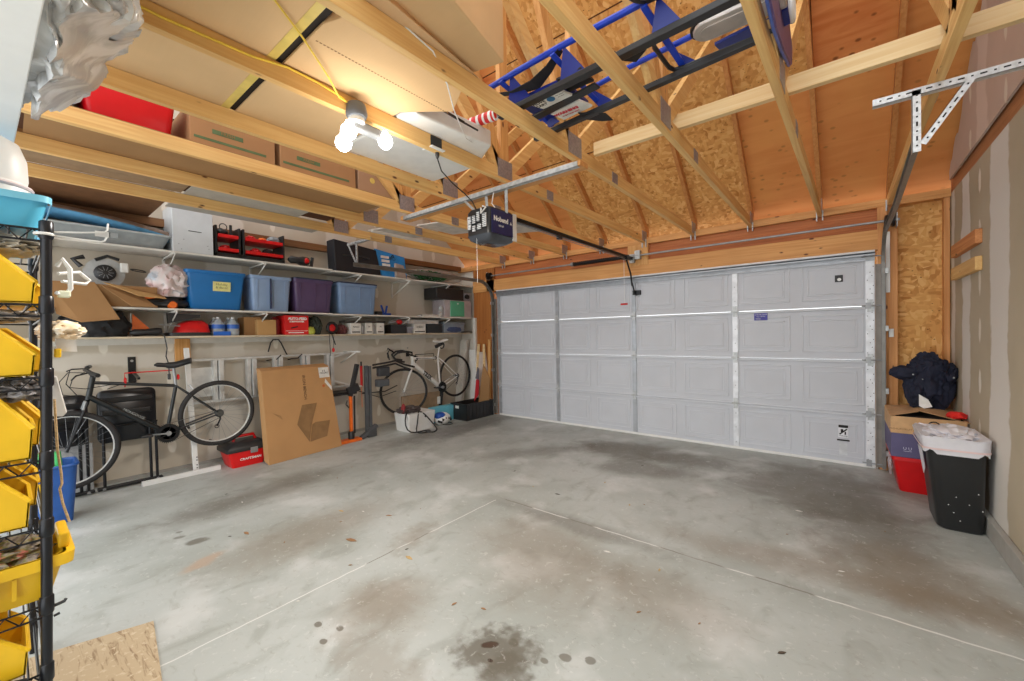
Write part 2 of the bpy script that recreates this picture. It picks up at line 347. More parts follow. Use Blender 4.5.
# gable above: rough cut drywall sheet over the end truss
random.seed(4)
pts = [(.772, -.5, 2.72), (.772, 5.36, 2.70)]
y = 5.36
while y > RIDGE:
    pts.append((.772, y, roofz(y)-.02-random.random()*.12)); y -= .06
pts.append((.772, RIDGE, roofz(RIDGE)-.05)); pts.append((.772, -.5, roofz(-.5)-.05))
struct(MB().prism(pts, (.014, 0, 0)).build('wall_gable', DWG), 'unpainted drywall sheet with a ragged cut edge under the roof slope')
struct(B(.795, .83, -.6, 5.45, 2.5, 2.8).build('trim_1', wood('gable_board', 1, (186, 134, 92), (164, 112, 74), False)))
struct(MB().prism(gable_poly(.9, -.6, 5.5, 2.5), (.06, 0, 0)).build('wall_gable_outer', roofmat()))
# curb and bottoms
CURB = N('curb_concrete', .8); CURB.col(CURB.mix(CURB.noise(9, 4), srgb(168, 166, 160), srgb(140, 137, 130)))
struct(B(XR-.035, XR, -1.6, 5.4, 0, .125).build('baseboard_right', CURB.m, bevel=.006))
struct(B(XL, XL+.02, -.6, 5.4, 0, .03).build('baseboard_left', CURB.m))
# sheathing
RM = bpy.data.materials['roof_sheathing']
def slope(y0, y1, name):
    return MB().prism([(-5.7, y0, roofz(y0)), (-5.7, y1, roofz(y1)), (-5.7, y1, roofz(y1)+.02), (-5.7, y0, roofz(y0)+.02)], (6.7, 0, 0)).build(name, RM)
struct(slope(RIDGE, 5.75, 'ceiling'))
# end wall around the garage door
OSBM = osb().m
mb = MB().box(-5.55, -4.63, 5.43, 5.5, 0, 2.55).box(.27, .8, 5.43, 5.5, 0, 2.55).box(-4.63, .27, 5.43, 5.5, 2.12, 2.55).box(-5.55, .8, 5.60, 5.62, 2.5, 2.62)
o = mb.build('wall_front', OSBM); struct(o)
n = 2
def trim(mbx, m, bev=.003, label=None):
    global n
    o = struct(mbx.build('trim_%d' % n, m, bevel=bev), label); n += 1; return o
trim(B(-5.55, .78, 5.33, 5.45, 2.545, 2.583), HEAD_X); trim(B(-5.55, .78, 5.335, 5.45, 2.584, 2.622), HEAD_X)
trim(B(-5.17, .29, 5.33, 5.37, 2.14, 2.335), HEAD_X, label='pale header board over the garage door')
trim(B(-5.17, -2.25, 5.37, 5.43, 2.335, 2.545), RED_X); trim(B(-1.95, .29, 5.37, 5.43, 2.335, 2.545), RED_X); trim(B(-2.25, -1.95, 5.37, 5.43, 2.335, 2.545), RED_X)
trim(B(-5.17, .29, 5.36, 5.37, 2.42, 2.47), RED_X)
trim(B(-2.24, -1.96, 5.325, 5.37, 2.27, 2.545), PINE_Z, label='pine block behind the end of the opener rail')
JAMB = wood('jamb_wood', 2, (222, 160, 100), (200, 134, 74)); ORW = wood('orange_jamb', 2, (186, 118, 54), (156, 90, 34))
trim(B(.285, .36, 5.33, 5.43, 0, 2.545), JAMB); trim(B(.361, .43, 5.345, 5.43, 0, 2.545), JAMB); trim(B(.735, .775, 5.345, 5.43, 0, 2.545), JAMB)
trim(B(-5.17, -4.84, 5.345, 5.43, 0, 2.545), ORW); trim(B(-4.84, -4.66, 5.33, 5.43, 0, 2.545), ORW)
struct(B(-5.545, -5.17, 5.40, 5.43, 0, 2.545).build('wall_front_return', DWL))
trim(B(-5.16, -5.10, 5.30, 5.345, .0, 1.69), WPAINT, label='narrow white upright at the far end of the shelves')
# ---- garage door
DOOR = plain('garage_door_paint', (196, 199, 206), .5, var=.03, scale=3); DOORL = plain('door_panel_ridge', (204, 207, 213), .45, var=.02)
D = sempty('door_1', (-2.17, 5.36, 0), 'white raised-panel sectional garage door, closed')
DX0, W = -4.61, 4.877; H = 2.134/4
for r in range(4):
    z0 = r*H
    s = B(DX0, DX0+W, 5.345, 5.385, z0+.004, z0+H-.004).build('door_section', DOOR, D, bevel=.003)
    m = MB(); q = MB()
    for c in range(8):
        xa = DX0+.06+c*(W-.04)/8; xb = xa+.50
        if c % 2: xa += -.0; 
        za, zb = z0+.075, z0+H-.075
        for ins, wd, dep in ((0, .012, .007), (.05, .010, .005)):
            a, b, u, v = xa+ins, xb-ins, za+ins, zb-ins
            m.box(a, b, 5.345-dep, 5.346, u, u+wd).box(a, b, 5.345-dep, 5.346, v-wd, v).box(a, a+wd, 5.345-dep, 5.346, u, v).box(b-wd, b, 5.345-dep, 5.346, u, v)
        q.box(xa+.065, xb-.065, 5.3425, 5.346, za+.065, zb-.065)
    m.build('raised_panel_moulding', DOORL, s, bevel=.002); q.build('raised_panel', DOOR, s, bevel=.002)
    if r < 3: MB().box(DX0, DX0+W, 5.33, 5.346, z0+H-.03, z0+H-.012).box(DX0, DX0+W, 5.335, 5.346, z0+H+.0, z0+H+.018).build('section_rail', DOORL, s, bevel=.003)
st = MB().box(DX0, DX0+W, 5.27, 5.345, 2.10, 2.112).box(DX0, DX0+W, 5.325, 5.345, 2.04, 2.125).box(DX0, DX0+W, 5.27, 5.276, 2.085, 2.112).build('top_strut', plain('strut_steel', (168, 172, 178), .4, .5), D)
B(DX0, DX0+W, 5.32, 5.36, 2.125, 2.142).build('top_seal', WHITE, D)
B(DX0+.03, DX0+W, 5.33, 5.352, .0, .028).build('bottom_seal', WHITE, D, bevel=.004)
STILE = plain('door_stile_steel', (170, 174, 180), .4, .45); STW = plain('stile_bright', (226, 229, 234), .4, .2)
for i in range(5):
    x = DX0+W*i/4; hw = .028 if 0 < i < 4 else .034
    x = x+.04 if i == 0 else (x-.036 if i == 4 else x)
    B(x-hw, x+hw, 5.334, 5.346, .03, 2.05).build('stile', STW if i in (3, 4) else STILE, D, bevel=.002)
    for r in range(1, 4):
        z = r*H
        h = MB().cyl((x-hw-.012, 5.325, z), (x+hw+.012, 5.325, z), .009, 10).box(x-.022, x+.022, 5.324, 5.334, z-.06, z+.06)
        h.build('hinge', GALV, D, smooth=False)
    if i in (3, 4):
        hm = MB()
        for k in range(44 if i == 4 else 12):
            zz = .08+k*.044*(1 if i == 4 else 3.7)+(.012 if k % 3 else 0); xx = x+((-.02, .014, .0, .024)[k % 4] if i == 4 else 0); hm.cyl((xx, 5.3325, zz), (xx, 5.3345, zz), .0042, 6)
        hm.build('punched_holes', INK, D)
for r in range(5):
    z = max(.05, min(r*H, 2.08)); x = DX0+W
    MB().cyl((x-.10, 5.315, z), (x+.06, 5.315, z), .006, 8).box(x-.07, x-.03, 5.31, 5.334, z-.03, z+.03).build('roller_bracket', STEEL, D)
R_, UP = (1, 0, 0), (0, 0, 1)
PUR = plain('purple_sticker', (72, 70, 160), .5)
B(-.76, -.63, 5.337, 5.3415, 1.49, 1.57).build('purple_sticker', PUR, D)
MB().text('GARAGE DOOR', .017, (-.695, 5.336, 1.553), R_, UP).text('SALES  SERVICE', .012, (-.695, 5.336, 1.532), R_, UP).text('(555)', .022, (-.72, 5.336, 1.507), R_, UP).build('sticker_lettering', WINK, D)
B(-.04, .025, 5.336, 5.3415, 1.855, 1.925).build('black_sticker', BLACK, D)
MB().lathe((-.005, 5.3362, 1.88), (0, -1, 0), [(.016, 0), (.016, .001)], 12).build('sticker_emblem', WINK, D)
m = MB().box(-.02, .06, 5.337, 5.3415, .27, .38); m.build('warning_sticker', plain('warning_sticker_white', (226, 228, 232), .5), D)
m = MB().box(-.018, .058, 5.335, 5.3372, .415-.045, .415-.018+.0).beam((-.01, 5.336, .30), (.05, 5.336, .36), .002, .012, (0, 0, 1)).box(.0, .02, 5.335, 5.3372, .325, .355)
m.box(.03, .042, 5.335, 5.3372, .30, .33); m.text('WARNING', .014, (.02, 5.336, .285), R_, UP); m.box(-.03, .07, 5.335, 5.3372, .235, .25); m.build('warning_figure', INK, D)
B(-.012, .052, 5.337, 5.3415, .09, .225).build('paper_label', plain('pale_label', (206, 210, 214), .5), D)
# ---- roof trusses
PLATE = plain('nail_plate', (158, 152, 156), .5, .5, var=.15, scale=60)
def truss(x, label, webs=True, shift=0, rot=0):
    t = thing('roof_truss', (x, RIDGE, 2.555), label, 'roof truss', 'roof trusses over the garage')
    B(x-.019, x+.019, -.55, 5.43, 2.555, 2.644).build('bottom_chord', PINE_Y, t, bevel=.002)
    lo = lambda y: roofz(y)-.118
    for s in (1, -1):
        yy = lambda d: RIDGE+s*d
        MB().prism([(x-.019, yy(0), lo(RIDGE)), (x-.019, yy(3.02), lo(5.45)), (x-.019, yy(3.02), roofz(5.45)-.002), (x-.019, yy(0), roofz(RIDGE)-.002)], (.038, 0, 0)).build('rafter', RAFT, t)
        if webs:
            MB().beam((x, yy(.05), 2.64), (x, yy(1.45), lo(RIDGE+1.45)), .038, .089, (1, 0, 0) if 0 else (0, -s, 1)).build('diagonal_web', PINE_Y, t)
    if webs:
        B(x-.019, x+.019, RIDGE-.045, RIDGE+.045, 2.644, lo(RIDGE)).build('king_post', PINE_Z, t)
        MB().beam((x, RIDGE-.04, 2.64), (x, RIDGE-.62, 3.95), .038, .085, (0, 1, 0)).build('diagonal_web', PINE_Z, t)
    B(x+.019, x+.0215, RIDGE-.085, RIDGE+.085, 2.575, 2.71).build('nail_plate', PLATE, t)
    B(x+.019, x+.0215, 3.0, 3.1, 2.56, 2.64).build('nail_plate', PLATE, t)
    B(x+.019, x+.0215, 5.2, 5.36, 2.57, 2.70).build('nail_plate', PLATE, t)
    MB().box(x-.03, x-.019, 5.31, 5.33, 2.50, 2.60).build('hurricane_tie', GALV, t); MB().box(x+.019, x+.03, 5.31, 5.33, 2.50, 2.60).build('hurricane_tie', GALV, t)
    t.rotation_euler.z = rot
    return t
TX = [.375, -.235, -.80, -1.40, -2.01, -2.62, -3.22, -3.83, -4.43]
TL = ['pine roof truss nearest the right wall, beside the slotted track bracket', 'pine roof truss crossing in front of the purple blade tip', 'pine roof truss crossing in front of the silver plate of the hand trucks',
      'pine roof truss between the tall cardboard box and the blue-black hand trucks', 'pine roof truss carrying the light bulbs and the black outlet', 'pine roof truss directly left of the light bulbs', 'pine roof truss just below the red tote',
      'second pine roof truss from the left wall, crossing under the brown board', 'pine roof truss nearest the left wall, in front of the top shelf']
for x, l in zip(TX, TL): truss(x, l, webs=True, rot={-.235: -.026, -.80: -.004}.get(x, 0))
t = B(-1.36, .775, 2.655, 2.693, 2.6445, 2.733).build('brace_board', PALE_X, None, bevel=.002); tag(t, 'pale two-by-four brace running across the trusses to the right wall', 'brace board')
t = B(-3.35, -1.36, 2.46, 2.57, 2.517, 2.5545).build('mounting_board', HEAD_X, None, bevel=.002); tag(t, 'flat pine board under the trusses that holds the door opener bracket', 'mounting board')
# slotted angle irons
def angle(p0, p1, up, side, name='angle_iron', parent=None, wdt=.03, holes=True, mat=GALV):
    """L-section bar with dark slots, flanges along `up` and `side`"""
    p0, p1, up, side = V(p0), V(p1), V(up).normalized(), V(side).normalized(); t = .0025; d = p1-p0
    m = MB(); a = [p0, p0+up*wdt, p0+up*wdt+side*t, p0+side*t]; m.prism(a, d); a = [p0, p0+side*wdt, p0+side*wdt+up*t, p0+up*t]; m.prism(a, d)
    o = m.build(name, mat, parent)
    if holes:
        h = MB(); L = d.length; dd = d.normalized(); s = .03
        while s < L-.02:
            c = p0+dd*s+up*wdt*.55; ln = .022 if int(s*100/4) % 2 else .008
            for off in (-side*.0006, side*t):
                h.prism([c-dd*ln/2-up*.0035+off, c+dd*ln/2-up*.0035+off, c+dd*ln/2+up*.0035+off, c-dd*ln/2+up*.0035+off], side*.0007)
            s += .035
        h.build('slots', INK, o if parent is None or parent.parent is None else parent)
    return o
SLOT = plain('slotted_steel', (214, 216, 218), .4, .45, var=.15, scale=60)
t = thing('track_bracket', (.33, 2.82, 2.25), 'slotted steel angle bracket hanging the right door track from the right wall', 'track bracket')
angle((.135, 2.82, 2.515), (.775, 2.82, 2.515), (0, 0, 1), (0, 1, 0), 'horizontal_angle', t, .035, mat=SLOT)
angle((.28, 2.82, 2.24), (.28, 2.82, 2.54), (1, 0, 0), (0, 1, 0), 'vertical_angle', t, .032, mat=SLOT)
angle((.305, 2.818, 2.28), (.465, 2.818, 2.53), (.8, 0, -.5), (0, 1, 0), 'diagonal_angle', t, .028, mat=SLOT)
t = thing('track_bracket', (-4.75, 2.8, 2.3), 'slotted steel angle bracket hanging the left door track above the top shelf', 'track bracket')
angle((-4.95, 2.80, 2.56), (-4.40, 2.80, 2.56), (0, 0, 1), (0, 1, 0), 'horizontal_angle', t, .03)
angle((-4.75, 2.80, 2.27), (-4.75, 2.80, 2.58), (1, 0, 0), (0, 1, 0), 'vertical_angle', t, .03)
angle((-4.75, 2.795, 2.30), (-4.93, 2.795, 2.56), (.8, 0, .6), (0, 1, 0), 'diagonal_angle', t, .026)
# ---- tracks
def track(x, s, label):
    t = thing('door_track', (x, 5.29, 0), label, 'door track', 'curved steel tracks of the garage door')
    path = [(x, 5.29, .02), (x, 5.29, 1.0), (x, 5.29, 1.95)]+[(x, 5.29-.33*(1-math.cos(a)), 1.95+.33*math.sin(a)) for a in [math.pi/2*k/8 for k in range(1, 9)]]+[(x, 4.2, 2.28), (x-(.03 if s > 0 else 0), 2.84 if s > 0 else 2.72, 2.28)]
    m = MB(); rings = []
    prof = [(-.026, -.012), (.026, -.012), (.026, .014), (.022, .014), (.022, -.009), (-.022, -.009), (-.022, .014), (-.026, .014)]
    for i, p in enumerate(path):
        p = V(p); d = (V(path[min(i+1, len(path)-1)])-V(path[max(i-1, 0)])).normalized(); nrm = d.cross(V((1, 0, 0)))
        rings.append([p+V((-s*b, 0, 0))+nrm*a for a, b in prof])
    m.loft(rings).build('channel', plain('track_steel', (132, 130, 126), .4, .45), t)
    for z in (.15, .75, 1.35, 1.9): MB().box(x+s*.0, x+s*.035, 5.27, 5.34, z, z+.05).build('wall_bracket', GALV, t)
    MB().box(x-s*.058, x+s*.020, 5.325, 5.331, .02, 2.0).box(x-s*.058, x-s*.05, 5.30, 5.331, .02, 2.0).build('flag_angle', plain('angle_brown_grey', (142, 134, 126), .45, .3), t)
    return t
track(.325, 1, 'curved steel door track at the right jamb, rising to the slotted bracket'); track(-4.665, -1, 'curved steel door track at the left jamb, running along the top shelf')
# ---- torsion shaft with springs
t = thing('torsion_shaft', (-2.17, 5.27, 2.40), 'long steel torsion shaft with a black spring above the garage door', 'torsion shaft')
MB().cyl((-4.78, 5.27, 2.395), (.44, 5.27, 2.395), .012, 10).build('shaft', STEEL, t, True)
sp = MB(); pts = [(-3.05+k*.0045, 5.27+.028*math.cos(k*.9), 2.395+.028*math.sin(k*.9)) for k in range(190)]; sp.tube(pts, .005, 5).cyl((-3.05, 5.27, 2.395), (-2.2, 5.27, 2.395), .024, 12); sp.build('spring', BLACKM, t, True)
MB().lathe((-3.09, 5.27, 2.395), (1, 0, 0), [(.03, 0), (.03, .04)], 14).build('winding_cone', STEEL, t)
for x, s in ((.36, 1), (-4.70, -1)):
    MB().lathe((x, 5.27, 2.395), (s, 0, 0), [(.03, -.03), (.055, -.02), (.05, .02), (.062, .03), (.062, .045)], 20).build('cable_drum', BLACKM, t, True)
    MB().box(x+s*.06-.004, x+s*.06+.004, 5.25, 5.34, 2.33, 2.46).build('end_plate', GALV, t)
B(-2.12, -2.05, 5.26, 5.33, 2.35, 2.46).build('centre_plate', GALV, t)
B(.345, .375, 5.322, 5.332, 1.72, 2.30).build('perforated_strap', WHITE, t)
# ---- opener
t = thing('door_opener', (-2.16, 2.45, 2.12), 'blue and black garage door opener hung from the trusses', 'door opener')
ring = lambda z, i: rrect(-2.285+i, -2.035-i, 2.29+i, 2.61-i, z, .03)
MB().loft([ring(2.10, .05), ring(2.12, .015), ring(2.15, .0)]).build('light_lens', plain('lens_dark', (70, 74, 82), .15), t, True)
MB().loft([ring(2.15, .004), ring(2.33, .004), ring(2.355, .02)]).build('housing', plain('opener_black', (30, 32, 36), .35), t, True)
B(-2.0365, -2.0325, 2.315, 2.565, 2.155, 2.335).build('blue_side_panel', plain('opener_blue', (34, 44, 96), .35), t)
B(-2.04, -2.03, 2.567, 2.612, 2.13, 2.345).build('white_end_cap', WHITE, t)
MB().text('Nobend', .052, (-2.031, 2.42, 2.265), (0, 1, 0), UP, bold=.002).text('A', .04, (-2.031, 2.54, 2.255), (0, 1, 0), UP).text('1/2 HP', .022, (-2.031, 2.42, 2.215), (0, 1, 0), UP).build('lettering', WINK, t)
m = MB()
for i, (x, z, a, b) in enumerate(((-2.26, 2.20, .035, .10), (-2.21, 2.24, .03, .06), (-2.21, 2.18, .03, .045), (-2.165, 2.25, .03, .07), (-2.16, 2.19, .04, .04), (-2.105, 2.20, .04, .10))): m.box(x, x+a, 2.285, 2.2905, z, z+b)
m.build('warning_labels', plain('label_grey_white', (200, 202, 204), .5, var=.3, scale=90), t)
m = MB()
for z in range(9): m.box(-2.255+.02*(z % 3), -2.07, 2.284, 2.2856, 2.195+z*.014, 2.199+z*.014)
m.build('label_print', INK, t)
MB().tube([(-2.13, 2.30, 2.35), (-2.10, 2.27, 2.33), (-2.11, 2.275, 2.30), (-2.08, 2.30, 2.345), (-2.13, 2.32, 2.37)], .006, 6).build('terminal_wires', WHITE, t, True)
RAILM = plain('opener_rail_black', (34, 36, 40), .35, .4)
MB().box(-2.18, -2.15, 2.60, 5.30, 2.345, 2.375).box(-2.19, -2.14, 2.60, 5.3, 2.37, 2.378).build('rail', RAILM, t, bevel=.002)
MB().tube([(-2.165, 2.62, 2.335), (-2.165, 4.0, 2.325), (-2.165, 5.25, 2.335)], .004, 5).build('chain', STEEL, t)
B(-2.185, -2.145, 3.45, 3.50, 2.315, 2.35).build('rail_clip', BLACK, t); B(-2.20, -2.13, 5.05, 5.15, 2.325, 2.36).build('trolley', RAILM, t)
B(-2.195, -2.135, 5.27, 5.325, 2.31, 2.42).build('header_bracket', GALV, t)
MB().tube([(-2.165, 5.1, 2.33), (-2.15, 5.2, 2.15), (-2.15, 5.24, 2.0)], .011, 8).tube([(-2.15, 5.24, 2.04), (-2.13, 5.28, 1.90), (-2.13, 5.335, 1.88)], .010, 8).build('door_arm', BLACKM, t, True)
B(-2.17, -2.07, 5.30, 5.345, 1.88, 1.94).build('arm_bracket', BLACKM, t)
m = MB().tube([(-2.19, 5.08, 2.33), (-2.19, 5.08, 1.76)], .0022, 5); m.build('release_cord', WINK, t)
MB().cyl((-2.24, 5.08, 1.75), (-2.15, 5.08, 1.75), .012, 10).build('red_release_handle', RED, t, True)
angle((-2.05, 2.49, 2.33), (-2.05, 2.49, 2.53), (0, 1, 0), (1, 0, 0), 'hanger_strap', t, .03); angle((-2.27, 2.42, 2.34), (-2.50, 2.47, 2.53), (0, 1, 0), (0, 0, 1), 'hanger_strap', t, .028, False); angle((-2.27, 2.52, 2.34), (-2.27, 2.50, 2.52), (0, 1, 0), (1, 0, 0), 'hanger_strap', t, .028, False)
angle((-3.3, 2.455, 2.512), (-1.38, 2.455, 2.512), (0, 0, 1), (0, 1, 0), 'support_angle', t, .036, False)
MB().tube([(-2.10, 2.45, 2.36), (-2.14, 2.44, 2.42), (-2.12, 2.44, 2.5)], .004, 6).tube([(-2.16, 2.28, 2.12), (-2.16, 2.28, 1.78)], .0012, 4).build('hanging_wire', WINK, t)
# ---- ceiling lamp with three bulbs, outlet and cord
t = thing('ceiling_lamp', (-1.99, 1.2, 2.50), 'bare three-bulb lamp holder glowing on the underside of a truss', 'ceiling lamp')
MB().lathe((-1.985, 1.19, 2.60), (.15, 0, -1), [(.05, 0), (.055, .05), (.045, .07)], 18).build('base', plain('lamp_base_grey', (96, 100, 106), .5), t, True)
MB().lathe((-1.98, 1.19, 2.535), (0, 0, -1), [(.04, 0), (.042, .025), (.03, .03)], 18).build('collar', WHITE, t, True)
MB().beam((-1.99, 1.17, 2.50), (-1.99, 1.33, 2.50), .05, .05).build('splitter_arm', GREYP, t, bevel=.01)
EM = N('glowing_bulb'); EM.b.inputs['Emission Color'].default_value = (1, .97, .92, 1); EM.b.inputs['Emission Strength'].default_value = 8
for i, p in enumerate(((-1.99, 1.15, 2.465), (-1.99, 1.12, 2.395), (-1.99, 1.37, 2.49))):
    MB().lathe((p[0], p[1], p[2]+.045), (0, 0, -1), [(.012, 0), (.018, .015), (.036, .035), (.041, .058), (.034, .080), (.016, .096), (.002, .100)], 20).build('bulb', EM.m, t, True)
    l = bpy.data.lights.new('bulb_light', 'SPOT'); l.spot_size = math.radians(168); l.spot_blend = .5; l.energy = BULB_W; l.shadow_soft_size = .05; l.color = (1, .95, .88)
    l2 = bpy.data.lights.new('bulb_glow', 'POINT'); l2.energy = 1.2; l2.shadow_soft_size = .05; l2.color = (1, .95, .86)
    lo2 = bpy.data.objects.new('bulb_glow', l2); C.objects.link(lo2); lo2.location = (p[0]+.06, p[1]+.02, p[2]-.08)
    lo = bpy.data.objects.new('bulb_light', l); C.objects.link(lo); lo.location = (p[0]+.05, p[1], p[2]-.07-.03*i)
t = thing('outlet_box', (-2.0, 1.75, 2.55), 'black electrical outlet box with a white cover on the lamp truss', 'outlet box')
B(-2.05, -1.985, 1.70, 1.79, 2.57, 2.64).build('box', BLACK, t, bevel=.004); B(-2.06, -1.965, 1.69, 1.80, 2.56, 2.568).build('cover_plate', WHITE, t, bevel=.003)
t = thing('power_cord', (-2.01, 1.76, 2.54), 'black power cord hanging from the outlet to the door opener', 'power cord')
MB().lathe((-2.01, 1.77, 2.558), (0, 0, -1), [(.014, 0), (.014, .02), (.006, .04)], 10).build('plug', BLACK, t, True)
MB().tube([(-2.01, 1.77, 2.52), (-2.03, 1.82, 2.46), (-2.06, 1.95, 2.42), (-2.1, 2.1, 2.40), (-2.14, 2.22, 2.38), (-2.2, 2.32, 2.36)], .0045, 6).build('cable', BLACK, t, True)
YC = plain('yellow_cable', (236, 204, 74), .5)
t = MB().tube([(-1.988, -.1, 2.63), (-1.986, .4, 2.60), (-1.986, .7, 2.61), (-1.986, .85, 2.635), (-1.986, 1.0, 2.63), (-1.985, 1.13, 2.61)], .005, 6).build('yellow_cable', YC, None, True); tag(t, 'yellow electrical cable stapled along the lamp truss', 'cable')
t = MB().tube([(-1.55, .55, 2.64), (-1.72, .80, 2.62), (-1.86, .98, 2.60), (-1.95, 1.08, 2.585), (-1.985, 1.15, 2.60)], .0045, 6).build('yellow_cable', YC, None, True); tag(t, 'yellow cable crossing under the cardboard boxes to the lamp base', 'cable')
t = MB().tube([(-1.40, 1.0, 2.66), (-1.38, 1.05, 2.65), (-1.376, 1.2, 2.62), (-1.42, 1.32, 2.55), (-1.62, 1.55, 2.60), (-1.83, 1.85, 2.62), (-1.9, 2.0, 2.66)], .0035, 6).build('white_cable', WINK, None, True); tag(t, 'thin white cable drooping from the boxes beside the white package', 'cable')
# ================================================================ THINGS STORED ON THE TRUSSES
TOP = 2.646
TAPE = plain('yellow_tape', (226, 200, 110), .4); DARKGAP = plain('painted_shade', (30, 22, 18), .9)  # the near-black stands for shade in gaps and under flaps
def carton(name, x0, x1, y0, y1, z0, z1, label, mat=CARD, group=None, tape=None, extra=None, cat='cardboard box'):
    t = thing(name, ((x0+x1)/2, (y0+y1)/2, z0), label, cat, group)
    B(x0, x1, y0, y1, z0, z1).build('carton', mat, t, bevel=.004)
    if tape == 'x': B(x0-.0008, x1+.0008, (y0+y1)/2-.025, (y0+y1)/2+.025, z0-.0008, z1+.0008).build('tape', TAPE, t)
    return t
t = carton('cardboard_box', -2.66, -1.43, -.35, .80, TOP, 2.95, 'large flat cardboard box over the lamp truss with a yellow taped edge')
B(-2.66, -1.43, .765, .802, TOP-.001, TOP+.06).build('tape', TAPE, t)
t = thing('cardboard_box', (-2.0, 1.24, TOP), 'cardboard box with a perforated bottom edge right above the light bulbs', 'cardboard box')
MB().prism([(-2.66, .835, TOP), (-1.62, .835, TOP), (-1.43, .90, TOP), (-1.43, 1.46, TOP), (-1.70, 1.62, TOP), (-1.93, 1.43, TOP), (-2.66, 1.42, TOP)], (0, 0, .28)).build('carton', CARD, t, bevel=.003)
m = MB()
for k in range(46): m.box(-1.735, -1.728, .86+k*.0165, .869+k*.0165, TOP-.0008, TOP+.001)
m.build('perforation', plain('perforation_brown', (150, 112, 74), .8), t)
B(-2.62, -1.45, .81, .836, TOP+.01, TOP+.02).build('gap_shade_strip', DARKGAP, t)  # dark strip in place of the shade between the two boxes
t = thing('cardboard_box', (-1.1, 1.2, TOP), 'tall cardboard box with printed text at the top centre of the trusses', 'cardboard box')
b = [(-1.25, 1.50), (-1.405, 1.47), (-1.33, .95), (-1.12, .70), (-.80, .70), (-.80, 1.50)]
MB().prism([(-1.24, 1.52, TOP+.03), (-1.41, 1.48, TOP+.03), (-1.30, .75, TOP+.03), (-1.08, .75, TOP+.03)], (0, 0, .75)).build('carton', CARD, t, bevel=.004)
p0, p1 = V((-1.08, .75, 0)), V((-1.24, 1.52, 0)); dd = (p1-p0).normalized(); nn = V((dd.y, -dd.x, 0))
m = MB()
for k, L in enumerate((.20, .26, .22, .25)): c = p0+dd*(.50)+nn*.001+V((0, 0, 3.02-.035*k)); m.beam(c-dd*L/2, c+dd*L/2, .0012, .008)
m.build('printed_lines', CARD3, t)
t = MB().prism([(-1.425, .86, TOP), (-1.425, 1.62, TOP), (-1.41, 1.64, TOP), (-1.375, 1.44, TOP), (-1.31, .86, TOP)], (0, 0, .006)).build('cardboard_sheet', cardboard('cardboard_pale', (222, 188, 146)), None); tag(t, 'pale cardboard sheet lying under the tall printed box', 'cardboard sheet')
# white package
t = thing('white_package', (-2.25, 1.75, TOP), 'long white foam package with a black handle slot next to the light bulbs', 'package')
MB().prism([(-1.87, 1.50, TOP), (-1.82, 2.08, TOP), (-2.13, 2.26, TOP), (-2.60, 2.24, TOP), (-2.60, 1.44, TOP), (-1.96, 1.45, TOP)], (0, 0, .11)).build('case', WHITE, t, bevel=.012)
m = MB().beam((-1.826, 1.62, TOP+.07), (-1.811, 1.82, TOP+.055), .006, .014).beam((-1.822, 1.72, TOP+.062), (-1.809, 1.94, TOP+.05), .006, .010); m.build('handle_slot', BLACK, t)
t = thing('caulk_tube', (-1.80, 2.02, 2.757), 'red and white cardboard tube lying on the end of the white package', 'tube')
MB().lathe((-1.92, 1.98, 2.79), (1, .12, 0), [(.030, 0), (.033, .004), (.033, .20), (.03, .204)], 18).build('sleeve', RED, t, True)
m = MB()
for s_, r_ in ((.02, 0), (.07, 1), (.12, 0), (.165, 1)): m.lathe((-1.92+s_*.99, 1.98+s_*.12, 2.79), (1, .12, 0), [(.0335, 0), (.0338, .004), (.0335, .016+.004*r_)], 18)
m.build('printed_bands', WINK, t); MB().lathe((-1.722, 2.004, 2.79), (1, .12, 0), [(.033, 0), (.034, .01), (.030, .012), (.02, .004)], 18).build('open_end', WHITE, t, True)
# red tote and striped cartons
SHADE_BR = cardboard('shade_brown', (84, 54, 36))  # dark brown chosen to stand for shade around the tote
carton('carton', -3.78, -3.24, -.3, .26, 2.655, 3.0, 'added dark block for the shade left of the red tote, behind the plastic bag', SHADE_BR)
carton('carton', -4.38, -3.90, .30, 2.25, 2.658, 3.05, 'added long dark block for the shade behind the red tote and the striped cartons', SHADE_BR)  # both blocks are added to darken the bright gaps here
def tub(name, x0, x1, y0, y1, z0, z1, mat, label, lidmat=None, taper=.03, group=None, lidh=.02, ribs=True, cat='storage tub', r=.035):
    t = thing(name, ((x0+x1)/2, (y0+y1)/2, z0), label, cat, group); q = taper; zt = z1-lidh
    MB().loft([rrect(x0+q+.01, x1-q-.01, y0+q+.01, y1-q-.01, z0, r), rrect(x0+q, x1-q, y0+q, y1-q, z0+.012, r), rrect(x0+.008, x1-.008, y0+.008, y1-.008, zt-.04, r), rrect(x0+.008, x1-.008, y0+.008, y1-.008, zt, r)]).build('body', mat, t, True)
    MB().loft([rrect(x0, x1, y0, y1, zt-.035, r), rrect(x0-.004, x1+.004, y0-.004, y1+.004, zt-.03, r), rrect(x0-.004, x1+.004, y0-.004, y1+.004, zt, r)]).build('rim', mat, t, True)
    if lidmat: MB().loft([rrect(x0-.008, x1+.008, y0-.008, y1+.008, zt+.0005, r), rrect(x0-.008, x1+.008, y0-.008, y1+.008, z1-.006, r), rrect(x0+.005, x1-.005, y0+.005, y1-.005, z1, r)]).build('lid', lidmat, t, True)
    if ribs:
        m = MB(); n_ = 3
        for k in range(n_):
            yy = y0+q+(y1-y0-2*q)*(k+.5)/n_+(.02 if k else -.02)
            m.prism([(x1-q-.004, yy-.006, z0+.03), (x1-q+.004, yy-.006, z0+.03), (x1-.002, yy-.006, zt-.05), (x1-.012, yy-.006, zt-.05)], (0, .010, 0))
        m.build('ribs', mat, t)
    return t
